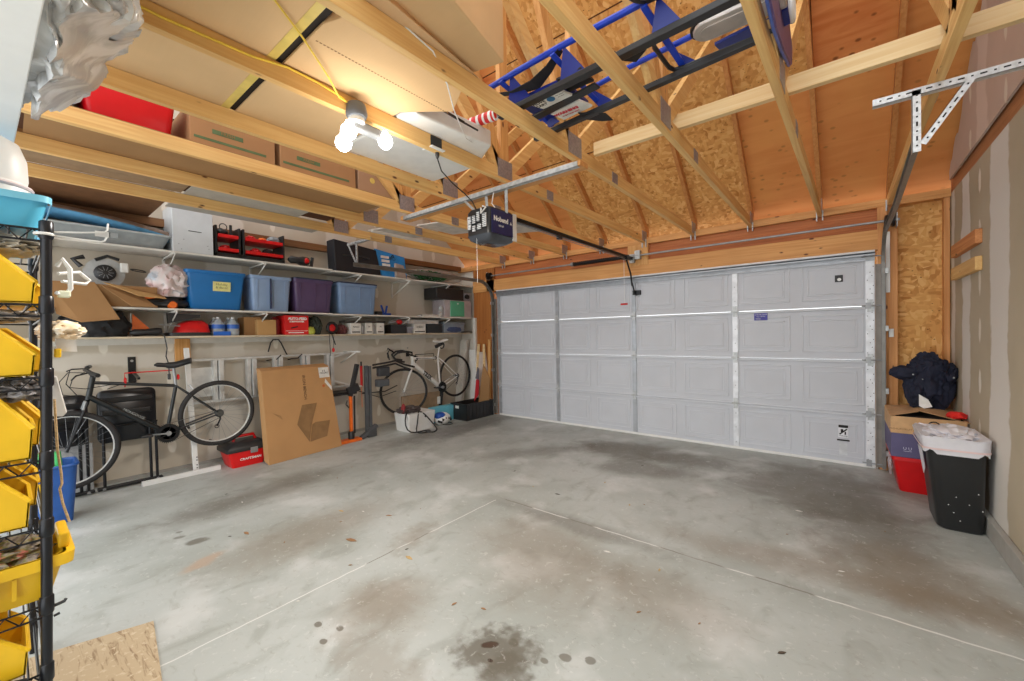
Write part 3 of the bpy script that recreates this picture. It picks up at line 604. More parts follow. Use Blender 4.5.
tub('red_tote', -3.78, -3.235, .28, .72, TOP+.008, 2.93, plain('bright_red_tote', (214, 12, 30), .35, var=.04), 'bright red plastic tote stored on the trusses beside the plastic bag', ribs=False)
t = B(-3.86, -3.215, .1, 2.3, TOP, TOP+.007).build('dark_board', CARD3, None); tag(t, 'thin dark panel laid on the trusses below the red tote', 'panel')
GRN = plain('carton_green', (92, 112, 76), .8); CPK = cardboard('cardboard_pinkish', (172, 130, 92))
for y0, y1, lb in ((.775, 1.28, 'brown carton with a green stripe right of the red tote'), (1.315, 1.92, 'second green-striped brown carton, behind the light bulbs')):
    t = carton('carton', -3.75, -3.23, y0, y1, TOP+.008, TOP+.27, lb, CPK)
    B(-3.2305, -3.2285, y0+.02, y1-.06, TOP+.045, TOP+.062).build('green_stripe', GRN, t); B(-3.2305, -3.2285, y0+.12, y0+.30, TOP+.10, TOP+.13).build('printed_label', GRN, t)
    m = MB().text('FRESH', .03, (-3.2275, y0+.21, TOP+.115), (0, 1, 0), UP); bpy.data.meshes  # lettering on the carton
    m.build('lettering', CARD3, t)
t = carton('carton', -3.75, -3.23, 1.945, 2.35, TOP+.008, TOP+.24, 'plain brown carton behind the bulbs with a pale round spot', cardboard('cardboard_greyish', (176, 140, 112)))
MB().lathe((-3.229, 2.08, TOP+.12), (1, 0, 0), [(.025, 0), (.025, .001)], 16).build('round_spot', TAPE, t)
PAN = plain('grey_brown_board', (150, 122, 92), .8); PALE = plain('pale_grey_board', (176, 168, 156), .8, var=.06); DKB = plain('dark_brown_board', (118, 78, 44), .8)
for nm, x0, x1, y0, y1, mat, lb in (('panel', -4.40, -3.87, -.3, .98, PAN, 'brown board lying on the trusses left of the plain underside boards'), ('panel', -4.42, -3.88, 1.0, 1.95, PALE, 'pale grey board on the trusses under the striped cartons'),
        ('panel', -5.5, -4.44, -.3, .95, DKB, 'dark brown board on the trusses above the paddle board'), ('panel', -4.95, -4.44, .98, 2.35, PALE, 'pale grey board on the trusses above the white cabinet')):
    t = B(x0, x1, y0, y1, TOP, TOP+.010).build(nm, mat, None, bevel=.002); tag(t, lb, 'board')
for x0, x1, y0, y1, lb in ((-4.38, -3.9, 2.75, 3.5, 'grey drywall scrap on the trusses right of the pale board'), (-3.78, -3.3, 3.0, 3.75, 'white drywall scrap on the trusses behind the door opener'), (-3.16, -2.70, 3.55, 4.25, 'off-white drywall scrap on the trusses nearest the garage door')):
    t = MB().prism([(x0, y0, TOP), (x1, y0+.12, TOP), (x1, y1, TOP), (x0, y1-.2, TOP)], (0, 0, .013)).build('drywall_scrap', plain('drywall_scrap', (202, 192, 182), .85), None); tag(t, lb, 'board')
t = B(-4.00, -3.97, 2.55, 3.35, 2.53, 2.554).build('white_strip', WPAINT, None); tag(t, 'short white strip fixed under the trusses above the left door track', 'strip')
t = carton('cardboard_box', -4.38, -3.88, .02, .26, TOP+.011, TOP+.24, 'small cardboard box on the trusses beside the plastic bag at the far left', CARD3)
# blue and black hand trucks: lying across three trusses
LAB = plain('paper_label', (222, 222, 218), .5)
t = thing('hand_trucks', (-.9, 2.02, TOP), 'blue and black folding carts with labels lying on top of the trusses', 'folding carts')
MB().beam((-1.56, 1.86, 2.665), (-.27, 1.845, 2.70), .045, .03).build('black_rail', BLACK, t, bevel=.004)
MB().beam((-1.56, 2.22, 2.665), (-.27, 2.17, 2.70), .035, .03).build('black_rail', BLACK, t, bevel=.004)
MB().beam((-1.50, 2.035, 2.68), (-1.0, 2.01, 2.70), .055, .012).build('black_slat', BLACK, t, bevel=.003)
MB().tube([(-1.66, 1.84, 2.80), (-1.60, 1.82, 2.83), (-1.42, 1.83, 2.85), (-1.12, 1.83, 2.86), (-.60, 1.83, 2.86), (-.2, 1.83, 2.86)], .016, 8).build('blue_tube', BLUEM, t, True)
MB().tube([(-1.60, 2.24, 2.78), (-1.2, 2.18, 2.80), (-.88, 2.13, 2.80), (-.50, 2.10, 2.80), (-.2, 2.08, 2.80)], .014, 8).build('blue_tube', BLUEM, t, True)
for x in (-1.47, -1.12, -.64):
    MB().beam((x-.03, 1.80, 2.82), (x+.03, 2.25, 2.72), .03, .012).build('blue_crossbar', BLUEM, t, bevel=.003)
    MB().prism([(x-.02, 1.86, 2.70), (x+.12, 1.88, 2.72), (x+.02, 1.83, 2.86)], (0, .004, 0)).build('blue_gusset', plain('dark_blue_sheet', (20, 40, 130), .4), t)
    MB().prism([(x+.03, 2.20, 2.69), (x+.12, 2.19, 2.70), (x+.0, 2.17, 2.80)], (0, .004, 0)).build('blue_gusset', plain('dark_blue_sheet', (20, 40, 130), .4), t)
MB().tube([(-.2, 1.90, 2.72), (-.62, 1.895, 2.72), (-.665, 1.91, 2.72), (-.675, 1.95, 2.72), (-.67, 2.14, 2.72), (-.655, 2.18, 2.72), (-.61, 2.19, 2.72), (-.2, 2.185, 2.72)], .011, 8).build('black_loop_handle', BLACK, t, True)
def strap(pts, w_, name='fabric_strap'):
    m = MB(); rings = []
    for i, p in enumerate(pts):
        p = V(p); rings.append([p+V((0, -w_[i]/2, 0)), p+V((0, w_[i]/2, 0)), p+V((0, w_[i]/2, .004)), p+V((0, -w_[i]/2, .004))])
    return m.loft(rings).build(name, plain('black_fabric', (36, 36, 40), .85), t)
strap([(-1.60, 1.83, 2.79), (-1.45, 1.86, 2.76), (-1.3, 1.86, 2.75), (-1.2, 1.85, 2.79), (-1.12, 1.84, 2.85)], [.03, .05, .09, .06, .04])
strap([(-1.00, 1.80, 2.83), (-.92, 1.84, 2.78), (-.84, 1.95, 2.745), (-.80, 2.00, 2.75), (-.72, 1.96, 2.74)], [.04, .13, .07, .08, .02])
strap([(-1.20, 2.20, 2.68), (-1.12, 2.24, 2.665), (-1.06, 2.28, 2.66)], [.10, .13, .10])
B(-1.47, -1.15, 1.90, 2.19, 2.735, 2.75).build('blue_plate', plain('dark_blue_sheet', (20, 40, 130), .4), t)
B(-1.17, -1.02, 1.87, 2.01, 2.728, 2.738).build('black_bag', BLACK, t)
MB().prism([(-1.39, 1.885, 2.69), (-1.18, 1.885, 2.69), (-1.14, 2.0, 2.69), (-1.34, 2.0, 2.69)], (0, 0, .012)).build('white_label', LAB, t)
MB().lathe((-1.25, 1.94, 2.689), (0, 0, -1), [(.024, 0), (.024, .001)], 16).build('round_logo', plain('label_blue', (40, 110, 160), .5), t)
MB().text('MOVE\nCART', .03, (-1.325, 1.945, 2.688), (1, 0, 0), (0, -1, 0)).text('----  ---\n--- -----\n-- ----', .018, (-1.19, 1.93, 2.688), (1, 0, 0), (0, -1, 0)).build('label_lettering', INK, t)
MB().prism([(-1.34, 2.075, 2.69), (-1.14, 2.06, 2.69), (-1.11, 2.16, 2.69), (-1.31, 2.18, 2.69)], (0, 0, .012)).build('white_label', LAB, t)
MB().text('WARNING', .032, (-1.25, 2.105, 2.688), (1, 0, 0), (0, -1, 0), bold=.002).text('AVERTISSEMENT', .016, (-1.24, 2.14, 2.688), (1, 0, 0), (0, -1, 0)).build('red_lettering', plain('red_ink', (200, 60, 70), .6), t)
ALP = plain('pressed_aluminium', (204, 196, 190), .35, .4)
def capsule(x0, x1, yc, r, z, n_=8):
    return [(x0+r-r*math.sin(math.pi*k/n_-0), yc-r*math.cos(math.pi*k/n_), z) for k in range(n_+1)]+[(x1, yc+r, z), (x1, yc-r, z)]
ALR = capsule(-.535, -.17, 2.075, .068, 2.765)
MB().prism(ALR, (0, 0, .02)).build('silver_plate', ALP, t, bevel=.005)
MB().prism(capsule(-.505, -.18, 2.075, .042, 2.76), (0, 0, .006)).build('pressed_rib', ALP, t, bevel=.002)
MB().prism(capsule(-.55, -.17, 2.085, .08, 2.786), (0, 0, .015)).build('black_backing', BLACK, t)
MB().prism([(-.47, 2.20, 2.77), (-.45, 2.29, 2.77), (-.17, 2.27, 2.77), (-.17, 2.16, 2.77)], (0, 0, .015)).build('blue_panel', plain('dark_blue_sheet', (20, 40, 130), .4), t)
MB().lathe((-.62, 1.73, 2.83), (0, 0, 1), [(.09, 0), (.10, .01), (.10, .04), (.08, .05)], 24).build('wheel', BLACK, t, True); MB().lathe((-.62, 1.73, 2.823), (0, 0, 1), [(.06, 0), (.055, .01)], 20).build('hubcap', ALP, t)
t = thing('purple_board', (-.2, 2.3, TOP+.01), 'purple pointed blade with blue edge standing among the trusses', 'board')
pp = [(0, 1.72, 2.60), (0, 1.98, 2.60), (0, 2.27, 2.665), (0, 2.62, 2.77), (0, 2.66, 2.79), (0, 2.69, 2.90), (0, 2.5, 2.95), (0, 2.14, 2.98), (0, 1.72, 2.98)]
MB().prism([(-.205, p[1], p[2]) for p in pp], (.012, 0, 0)).build('blade', plain('purple_blade', (96, 76, 128), .4), t)
MB().tube([(-.206, p[1], p[2]) for p in pp[:5]], .006, 6).build('blue_edge', plain('blue_edge', (74, 112, 214), .4), t, True)
t = thing('white_ring', (-.05, 2.12, TOP+.2), 'white ring beside the purple blade', 'ring')
MB().torus((-.175, 2.42, 2.93), (1, 0, 0), .05, .014, 28, 8).build('ring', WHITE, t, True)
# plastic bag over the white shelf
t = thing('white_shelf', (-1.7, -.15, 2.10), 'white overhead shelf at the upper left corner carrying the plastic bag', 'shelf')
MB().prism([(-2.65, .030, 2.10), (-.45, .096, 2.10), (-.45, -.42, 2.10), (-2.65, -.42, 2.10)], (0, 0, .025)).build('shelf_board', plain('bright_white', (238, 238, 236), .5, var=.02), t, bevel=.003)
for x in (-2.5, -1.5, -.6): B(x-.015, x+.015, -.2, -.197, 2.125, 2.56).build('hanger_strip', GALV, t)
bag = N('clear_plastic_bag', .22, 0, .6); bag.b.inputs['Alpha'].default_value = .93
bag.col(bag.mix(bag.step(bag.noise(5, 4, dist=1.2), .4, .62), srgb(186, 186, 186), srgb(240, 240, 240)))
m = MB().blob((-1.70, .05, 2.36), (.44, .19, .30), 5, .34, 1.3, 6)
for v in m.v:
    if v.y < .075: v.z = max(v.z, 2.128+.02*math.sin(v.x*9))
    else: v.z = max(v.z, 2.03+(v.y-.05)*1.25+.03*abs(math.sin(v.x*7+v.y*20)))
    f_ = .012*abs(math.sin(v.x*16+v.z*24))+.01*math.sin(v.y*40+v.x*9); v.y += f_; v.z += f_*.6
t = m.build('plastic_bag', bag.m, None, True); tag(t, 'crumpled translucent plastic bag hanging over the white overhead shelf', 'plastic bag')
# ================================================================ LEFT WALL: SHELVES
SHE = plain('white_shelf_board', (222, 218, 210), .5, var=.04); RAW = plain('raw_shelf_board', (206, 190, 164), .7)
def shelf(y0, y1, z, mat, label, xf=-5.15, th=.018):
    t = thing('storage_shelf', ((XL+xf)/2, (y0+y1)/2, z-th), label, 'shelf', 'wall shelves')
    B(XL+.002, xf, y0, y1, z-th, z).build('board', mat, t, bevel=.002)
    y = y0+.35
    while y < y1-.1 and mat is not RAW:
        if abs(y-2.71) > .12:
            MB().beam((XL+.012, y, z-th-.02), (xf+.05, y, z-th-.012), .022, .016).beam((XL+.012, y, z-th-.25), (XL+.012, y, z-th-.004), .022, .018, (1, 0, 0)).beam((XL+.012, y, z-th-.235), (xf+.09, y, z-th-.02), .006, .014).build('bracket', WPAINT, t)
        y += .81
    if mat is RAW: B(XL+.001, XL+.02, y0, y1, z-th-.06, z-th-.001).build('wall_cleat', WPAINT, t)
    return t
shelf(-.9, 2.705, 2.272, SHE, 'long white top wall shelf above the blue tub'); shelf(2.715, 5.39, 2.262, SHE, 'white top wall shelf at the garage door end')
shelf(-.9, 2.69, 1.70, SHE, 'white middle wall shelf carrying the blue and purple tubs'); shelf(2.70, 5.39, 1.695, SHE, 'white middle wall shelf at the garage door end')
shelf(-.9, 5.32, 1.425, RAW, 'raw wood bottom wall shelf above the bicycles', -5.2)
T1, T2, T3 = 2.273, 1.701, 1.426
# top shelf things
GT = plain('grey_tote', (150, 156, 158), .4, alpha=None)
t = thing('under_bed_tote', (-5.3, .3, T1), 'long low translucent grey storage tote under the blue paddle board', 'storage tote')
MB().loft([rrect(-5.5, -5.20, -.5, 1.0, T1, .04), rrect(-5.52, -5.16, -.55, 1.06, T1+.125, .05)]).build('body', GT, t, True)
MB().loft([rrect(-5.53, -5.145, -.57, 1.075, T1+.125, .05), rrect(-5.53, -5.145, -.57, 1.075, T1+.14, .05)]).build('lid', plain('grey_tote_lid', (190, 196, 196), .4), t)
B(-5.172, -5.160, .53, .62, T1+.05, T1+.10).build('paper_label', LAB, t); B(-5.172, -5.160, .63, .68, T1+.05, T1+.10).build('latch', CLEARP, t)
t = thing('paddle_board', (-5.33, .3, T1+.141), 'long blue foam paddle board with a brown deck on the top shelf', 'paddle board')
L = []; 
for k in range(25):
    a = k/24; y = -1.0+2.12*a; hw = .17*math.sin(math.pi*min(1, .05+.95*a))**.45 if a < .999 else .01; zc = T1+.250-.11*max(0, (a-.55)/.45)**1.8
    L.append([(-5.32+hw*math.cos(2*math.pi*j/12), y, zc+.05*math.sin(2*math.pi*j/12)) for j in range(12)])
MB().loft(L).build('hull', plain('paddle_blue', (104, 168, 212), .4), t, True)
L2 = [[(-5.32+(q[0]+5.32)*.98, q[1], q[2]+.010) for q in r] for r in L]; MB().loft(L2).build('deck', plain('deck_tan', (150, 128, 112), .6), t, True)
t = thing('white_cabinet', (-5.33, 1.23, T1), 'pale grey metal cabinet box standing on the top shelf', 'cabinet')
B(-5.52, -5.155, 1.07, 1.41, T1, 2.74).build('case', plain('cabinet_grey_white', (202, 204, 206), .45, var=.03), t, bevel=.006)
m = MB().box(-5.1545, -5.1525, 1.20, 1.31, 2.49, 2.497); m.build('slot', INK, t); m = MB()
for y, z in ((1.12, 2.35), (1.16, 2.40), (1.36, 2.36), (1.14, 2.30), (1.37, 2.33)): m.lathe((-5.154, y, z), (1, 0, 0), [(.005, 0), (.005, .002)], 8)
m.build('screws', STEEL, t)
t = thing('tool_organizer', (-5.32, 1.78, T1), 'black tool organizer rack with two rows of red trays on the top shelf', 'tool rack')
m = MB()
for y in (1.44, 1.66, 1.70, 2.12): m.box(-5.50, -5.2, y, y+.02, T1, T1+.34)
m.box(-5.5, -5.2, 1.44, 2.14, T1, T1+.05).box(-5.5, -5.49, 1.44, 2.14, T1, T1+.12).build('frame', BLACK, t, bevel=.003)
for z in (T1+.07, T1+.215):
    for y0, y1 in ((1.465, 1.655), (1.725, 2.115)):
        MB().box(-5.48, -5.19, y0, y1, z, z+.012).box(-5.198, -5.185, y0, y1, z, z+.035).build('red_tray', RED, t, bevel=.002)
for i, (y, z, r, mt) in enumerate(((1.55, T1+.10, .03, RED), (1.85, T1+.10, .035, RED), (1.98, T1+.10, .04, BLACK), (1.80, T1+.245, .03, RED), (1.92, T1+.24, .03, ORANGE), (2.05, T1+.25, .045, GREYP), (1.52, T1+.26, .04, BLACK))):
    tt = MB().blob((-5.28, y, z+r*.6), (.06, r*1.5, r), 20+i, .3, 2, 3, flat=z-.0).build('tool', mt, None, True); tag(tt, ['small red tool in the lower left tray of the tool rack', 'red tool in the lower right tray of the tool rack', 'black tool at the end of the lower tool rack row', 'red tool in the upper right tray of the tool rack', 'orange tool in the middle of the upper rack row', 'grey tool at the right end of the upper rack row', 'black tool on the upper left of the rack'][i], 'tool')
MB().torus((-5.25, 1.53, T1+.34), (1, 0, 0), .035, .005, 16, 6).build('hook', BLACK, t, True); MB().cyl((-5.25, 1.60, T1+.25), (-5.25, 1.60, T1+.37), .014, 8).build('post', BLACK, t)
t = thing('angle_grinder', (-5.25, 2.35, T1), 'black and red power tool lying on the top shelf right of the tool rack', 'power tool')
MB().lathe((-5.25, 2.20, T1+.075), (0, 1, .02), [(.02, 0), (.045, .03), (.04, .12), (.055, .17), (.045, .24), (.03, .25)], 14).build('body', BLACK, t, True); MB().lathe((-5.225, 2.40, T1+.075), (1, 0, 0), [(.03, 0), (.035, .02), (.02, .045)], 14).build('gear_head', RED, t, True)
MB().tube([(-5.22, 2.28, T1+.04), (-5.2, 2.33, T1+.012), (-5.19, 2.45, T1+.012)], .01, 6).cyl((-5.24, 2.47, T1+.002), (-5.24, 2.49, T1+.13), .02, 8).build('handle', BLACK, t, True)
t = thing('black_case', (-5.3, 3.1, T1), 'large black fabric case standing on the top shelf behind the track bracket', 'case')
MB().prism([(-5.45, 2.80, T1-.010), (-5.45, 3.50, T1-.010), (-5.45, 3.42, 2.64), (-5.45, 2.78, 2.70)], (.2, .0, 0)).build('body', plain('case_black', (22, 23, 30), .7), t, bevel=.01)
MB().tube([(-5.24, 2.9, 2.5), (-5.22, 3.1, 2.52), (-5.24, 3.3, 2.5)], .01, 6).build('handle', BLACK, t, True)
t = thing('blue_package', (-5.25, 3.8, T1), 'blue hanging package with clear bubble on the top shelf beside the black case', 'package')
BP = plain('package_blue', (34, 132, 204), .4)
MB().prism([(-5.28, 3.52, T1-.01), (-5.28, 3.96, T1-.01), (-5.36, 3.97, 2.62), (-5.36, 3.45, 2.68)], (.03, 0, 0)).build('card', BP, t, bevel=.003)
m = MB()
for k in range(4): m.box(-5.262+.0-.015*k, -5.25-.015*k+.004, 3.53, 3.66, T1+.10+k*.06, T1+.135+k*.06)
m.build('product_pictures', LAB, t); MB().prism([(-5.25, 3.72, T1-.01), (-5.25, 3.92, T1-.01), (-5.30, 3.90, 2.48), (-5.30, 3.74, 2.50)], (.05, 0, 0)).build('bubble', plain('bubble_grey', (158, 148, 140), .3), t, bevel=.02)
MB().text('PRO', .07, (-5.305, 3.72, 2.56), (0, 1, 0), (-.2, 0, 1)).build('lettering', INK, t); MB().torus((-5.32, 3.75, 2.60), (1, 0, 0), .02, .006, 14, 6).build('hang_hole', INK, t)
t = thing('clear_garland_bag', (-5.3, 4.5, T1), 'clear plastic bag with a green garland at the end of the top shelf', 'plastic bag')
MB().blob((-5.3, 4.55, T1+.10), (.12, .6, .11), 3, .12, 1.5, 4, flat=T1).build('bag', plain('garland_bag', (196, 194, 188), .35, alpha=.45), t, True); MB().blob((-5.26, 4.42, T1+.09), (.10, .32, .07), 8, .8, 5, 5).build('garland', plain('garland_green', (34, 92, 48), .9, var=.5, scale=60), t, True)
# middle shelf things
LBL = plain('label_yellow', (232, 226, 150), .6)
BL1, BL2, PU, BL3 = plain('tub_blue', (28, 112, 180), .38, var=.03), plain('tub_light_blue', (142, 166, 200), .4, var=.04), plain('tub_purple', (88, 68, 104), .4, var=.04), plain('tub_slate_blue', (122, 148, 184), .4, var=.04)
NAVL = plain('lid_navy', (44, 54, 84), .4)
t = tub('storage_tub', -5.52, -5.165, 1.17, 1.71, T2, 2.13, BL1, 'bright blue storage tub with a yellow label on the middle shelf', ribs=False, taper=.045)
m = MB(); m.prism([(-5.181, 1.40, 1.90), (-5.181, 1.56, 1.90), (-5.168, 1.56, 2.00), (-5.168, 1.40, 2.00)], (.003, 0, 0)).build('label', LBL, t)
MB().text('Holiday\n& decor', .034, (-5.171, 1.48, 1.955), (0, 1, 0), (.13, 0, 1)).build('handwriting', plain('pen', (120, 116, 70), .6), t)
t = tub('storage_tub', -5.52, -5.165, 1.755, 2.20, T2, 2.13, BL2, 'light blue storage tub between the bright blue and the purple tub'); B(-5.19, -5.150, 1.955, 1.965, T2+.03, 2.08).build('centre_seam', NAVL, t)
t = tub('storage_tub', -5.52, -5.165, 2.225, 2.72, T2, 2.13, PU, 'purple storage tub on the middle shelf', NAVL)
t = tub('storage_tub', -5.52, -5.165, 2.79, 3.37, T2-.004, 2.13, BL3, 'slate blue storage tub with a navy lid, rightmost of the big tubs', NAVL)
t = thing('cardboard_box', (-5.3, .5, T2), 'opened cardboard box with long drooping flaps on the middle shelf', 'cardboard box')
B(-5.5, -5.19, .25, .95, T2, T2+.20).build('carton', CARD3, t, bevel=.003)
MB().prism([(-5.19, .24, T2+.20), (-5.19, .52, T2+.21), (-5.06, .66, T2-.12), (-5.05, .42, T2-.15), (-5.10, .28, T2-.08)], (.004, 0, .004)).build('drooping_flap', CARD3, t)
MB().prism([(-5.19, .56, T2+.19), (-5.19, .82, T2+.12), (-5.06, .92, T2+.0), (-5.05, .74, T2-.0)], (.004, 0, .004)).build('side_flap', CARD3, t)
MB().prism([(-5.19, .58, T2+.215), (-5.25, 1.0, T2+.13), (-5.10, 1.0, T2+.085), (-5.10, .80, T2+.10)], (.0, 0, .006)).build('top_flap', CARD2, t)
t = thing('circular_saw', (-5.32, .60, T2+.202), 'grey circular saw with black vents resting on the opened cardboard box', 'power saw')
MB().lathe((-5.36, .60, T2+.315), (1, 0, 0), [(.10, 0), (.14, .01), (.14, .05), (.09, .06)], 28).build('blade_guard', plain('saw_grey', (176, 178, 178), .4), t, True)
MB().lathe((-5.30, .60, T2+.315), (1, 0, 0), [(.075, 0), (.075, .03), (.05, .05)], 20).build('motor', BLACK, t, True)
m = MB()
for k in range(10): a = k*math.pi/5; m.beam((-5.249, .60+.02*math.cos(a), T2+.315+.02*math.sin(a)), (-5.249, .60+.055*math.cos(a), T2+.315+.055*math.sin(a)), .004, .008, (1, 0, 0))
m.build('vents', GREYP, t); MB().tube([(-5.3, .45, T2+.36), (-5.3, .40, T2+.42), (-5.3, .47, T2+.45)], .02, 8).tube([(-5.3, .54, T2+.43), (-5.3, .62, T2+.475), (-5.3, .70, T2+.45)], .014, 8).build('handle', BLACK, t, True)
B(-5.30, -5.26, .70, .76, T2+.33, T2+.42).build('battery', LAB, t, bevel=.01)
MB().torus((-5.28, .83, T2+.36), (.3, .1, 1), .055, .005, 24, 6).build('power_cable', BLACK, t, True)
pb = N('plastic_carrier_bag', .35); pb.col(pb.ramp(pb.noise(4.5, 3, dist=1), [(.3, srgb(150, 176, 196)), (.45, srgb(214, 204, 202)), (.7, srgb(222, 182, 182))]))
t = MB().blob((-5.27, 1.06, T2+.26), (.12, .16, .17), 12, .35, 1.8, 4, flat=T2+.12).build('carrier_bag', pb.m, None, True, root=(-5.27, 1.03, T2+.12)); tag(t, 'crumpled pink and white plastic bag left of the bright blue tub', 'plastic bag')
t = thing('leaf_blower', (-5.28, 1.02, T2), 'black tool with orange caps lying under the crumpled plastic bag', 'power tool')
MB().blob((-5.28, 1.00, T2+.06), (.12, .22, .062), 4, .2, 1.5, 3, flat=T2).build('body', BLACK, t, True); MB().lathe((-5.18, 1.06, T2+.035), (1, 0, 0), [(.04, -.03), (.045, 0), (.03, .03)], 14).build('orange_cap', ORANGE, t, True); MB().blob((-5.2, .90, T2+.11), (.03, .05, .03), 2, .2, 2, 3).build('orange_trigger', ORANGE, t, True)
MB().lathe((-5.4, 1.07, T2+.12), (0, 0, 1), [(.03, 0), (.03, .27), (.035, .28), (.035, .33), (.02, .34)], 12).build('orange_neck', ORANGE, t, True)
t = thing('clamp', (-5.25, 3.55, T2-.005), 'small blue spring clamp standing on the middle shelf', 'clamp')
BC = plain('clamp_blue', (22, 74, 170), .4); MB().beam((-5.25, 3.48, T2+.145), (-5.25, 3.53, T2-.003), .03, .018, (0, 1, 0)).build('jaw', BC, t, bevel=.004); MB().beam((-5.25, 3.58, T2+.14), (-5.25, 3.545, T2-.003), .03, .018, (0, 1, 0)).build('jaw', BC, t, bevel=.004); B(-5.265, -5.235, 3.5, 3.64, T2-.005, T2+.03).build('body', BC, t, bevel=.005)
t = B(-5.28, -5.2, 3.38, 3.47, T2-.004, T2+.05).build('black_tin', BLACK, None, bevel=.005); tag(t, 'small black tin between the slate blue tub and the clamp', 'tin')
t = MB().prism([(-5.45, 4.28, T2-.004), (-5.18, 4.18, T2-.004), (-5.18, 4.56, T2-.004), (-5.42, 4.62, T2+.01)], (0, 0, .03)).build('paper_stack', LAB, None); tag(t, 'loose white papers on the middle shelf left of the green drawer unit', 'papers')
t = thing('drawer_unit', (-5.3, 4.93, T2-.005), 'clear plastic drawer unit with a green drawer on the middle shelf', 'drawer unit')
B(-5.5, -5.19, 4.66, 5.30, T2-.005, 1.99).build('shell', plain('drawer_shell', (186, 178, 182), .4), t, bevel=.006); B(-5.2, -5.18, 4.79, 5.12, T2+.01, 1.975).build('green_drawer', plain('drawer_green', (92, 178, 142), .4, var=.04), t, bevel=.008)
MB().lathe((-5.18, 4.955, 1.93), (1, 0, 0), [(.012, 0), (.012, .012)], 10).build('knob', WHITE, t)
t = B(-5.5, -5.17, 4.48, 5.10, 1.992, 2.185).build('black_bin', BLACK, None, bevel=.012); tag(t, 'black plastic bin on top of the green drawer unit', 'bin')
t = tub('clear_box', -5.45, -5.19, 5.12, 5.30, 1.992, 2.15, plain('clear_box_grey', (150, 150, 160), .3), 'small clear box holding cables beside the black bin', ribs=False, taper=.01, r=.02, cat='box'); MB().blob((-5.19, 5.2, 2.07), (.012, .06, .04), 3, .5, 4, 3).build('cables', INK, t, True)
t = thing('glass_jar', (-5.25, 4.60, T2-.004), 'stack of small clear jars left of the green drawer unit', 'jar'); MB().lathe((-5.22, 4.60, T2-.004), (0, 0, 1), [(.03, 0), (.035, .01), (.035, .07), (.02, .085), (.035, .10), (.035, .17), (.022, .185)], 14).build('jar', CLEARP, t, True)
# bottom shelf things
def lump(name, c, rad, seed, mat, label, cat, flat, amp=.3, fr=1.8):
    o = MB().blob(c, rad, seed, amp, fr, 4, flat=flat).build(name, mat, None, True); return tag(o, label, cat)
lump('black_bag', (-5.33, .53, T3+.10), (.17, .22, .18), 7, plain('bag_black', (30, 30, 32), .75), 'limp black bag on the bottom shelf under the cardboard flaps', 'bag', T3)
t = thing('safety_flag', (-5.3, .83, T3), 'orange triangular flag on the bottom shelf behind the black tool', 'flag'); MB().prism([(-5.33, .775, T3+.05), (-5.33, .93, T3+.05), (-5.33, .785, T3+.22)], (.004, 0, 0)).build('pennant', ORANGE, t); MB().cyl((-5.33, .772, T3), (-5.33, .772, T3+.225), .004, 6).build('stick', WHITE, t)
t = thing('multi_tool', (-5.26, .86, T3), 'black corded power tool on the bottom shelf with its cord hanging down', 'power tool'); MB().lathe((-5.25, .75, T3+.035), (0, 1, .06), [(.015, 0), (.033, .03), (.03, .12), (.038, .2), (.03, .235)], 12).build('body', BLACK, t, True)
MB().tube([(-5.23, .97, T3+.03), (-5.19, .99, T3+.02), (-5.185, 1.0, T3-.05), (-5.19, 1.01, T3-.12), (-5.19, 1.00, T3-.2), (-5.19, 1.02, T3-.28), (-5.19, 1.02, T3-.38)], .0055, 6).build('cord', BLACK, t, True); MB().cyl((-5.19, 1.02, T3-.43), (-5.19, 1.02, T3-.375), .013, 8).build('plug', BLACK, t)
t = thing('tool_bag', (-5.32, 1.21, T3), 'black and red soft tool bag on the bottom shelf under the bright blue tub', 'tool bag')
MB().loft([rrect(-5.5, -5.2, 1.03, 1.39, T3, .04), rrect(-5.5, -5.2, 1.03, 1.39, T3+.035, .04)]).build('base', BLACK, t, True); MB().loft([rrect(-5.49, -5.21, 1.10, 1.385, T3+.036, .05), rrect(-5.48, -5.22, 1.13, 1.375, T3+.12, .06), rrect(-5.46, -5.26, 1.20, 1.34, T3+.16, .05)]).build('red_top', RED, t, True)
MB().prism([(-5.3, 1.04, T3+.13), (-5.3, 1.30, T3+.19), (-5.3, 1.30, T3+.22), (-5.3, 1.03, T3+.235)], (.06, 0, 0)).build('black_flap', BLACK, t); MB().tube([(-5.2, .96, T3+.115), (-5.2, 1.12, T3+.10)], .005, 6).build('tool_shaft', STEEL, t)
wb = plain('water_bottle', (196, 206, 214), .12, alpha=.6); cap = plain('bottle_cap', (230, 232, 236), .4); lb = plain('bottle_label', (40, 92, 178), .4)
def bottle(y, x, label):
    t = thing('water_bottle', (x, y, T3), label, 'water bottle', 'water bottles on the bottom shelf')
    MB().lathe((x, y, T3), (0, 0, 1), [(.054, 0), (.062, .010), (.062, .05), (.056, .06), (.062, .07), (.062, .125), (.028, .165), (.015, .185)], 16).build('bottle', wb, t, True)
    MB().lathe((x, y, T3+.186), (0, 0, 1), [(.016, 0), (.016, .015)], 12).build('cap', cap, t); MB().lathe((x, y, T3+.075), (0, 0, 1), [(.0625, 0), (.0625, .045)], 16).build('label_band', lb, t, True); return t
b0 = bottle(1.465, -5.27, 'large clear water bottle with a blue label, front left of the four')
for i in range(1, 4): dup(b0, (-.13*(i % 2), .135*(i//2), 0), ('', 'large clear water bottle in the back row beside the red tool bag', 'large clear water bottle in the front row beside the tan box', 'large clear water bottle in the back row behind the tan box')[i])
t = B(-5.205, -5.201, 1.40, 1.56, T3, T3+.045).build('blue_cloth', plain('blue_pack', (30, 96, 190), .5), None, bevel=.01); tag(t, 'small blue pack lying in front of the water bottles', 'pack')
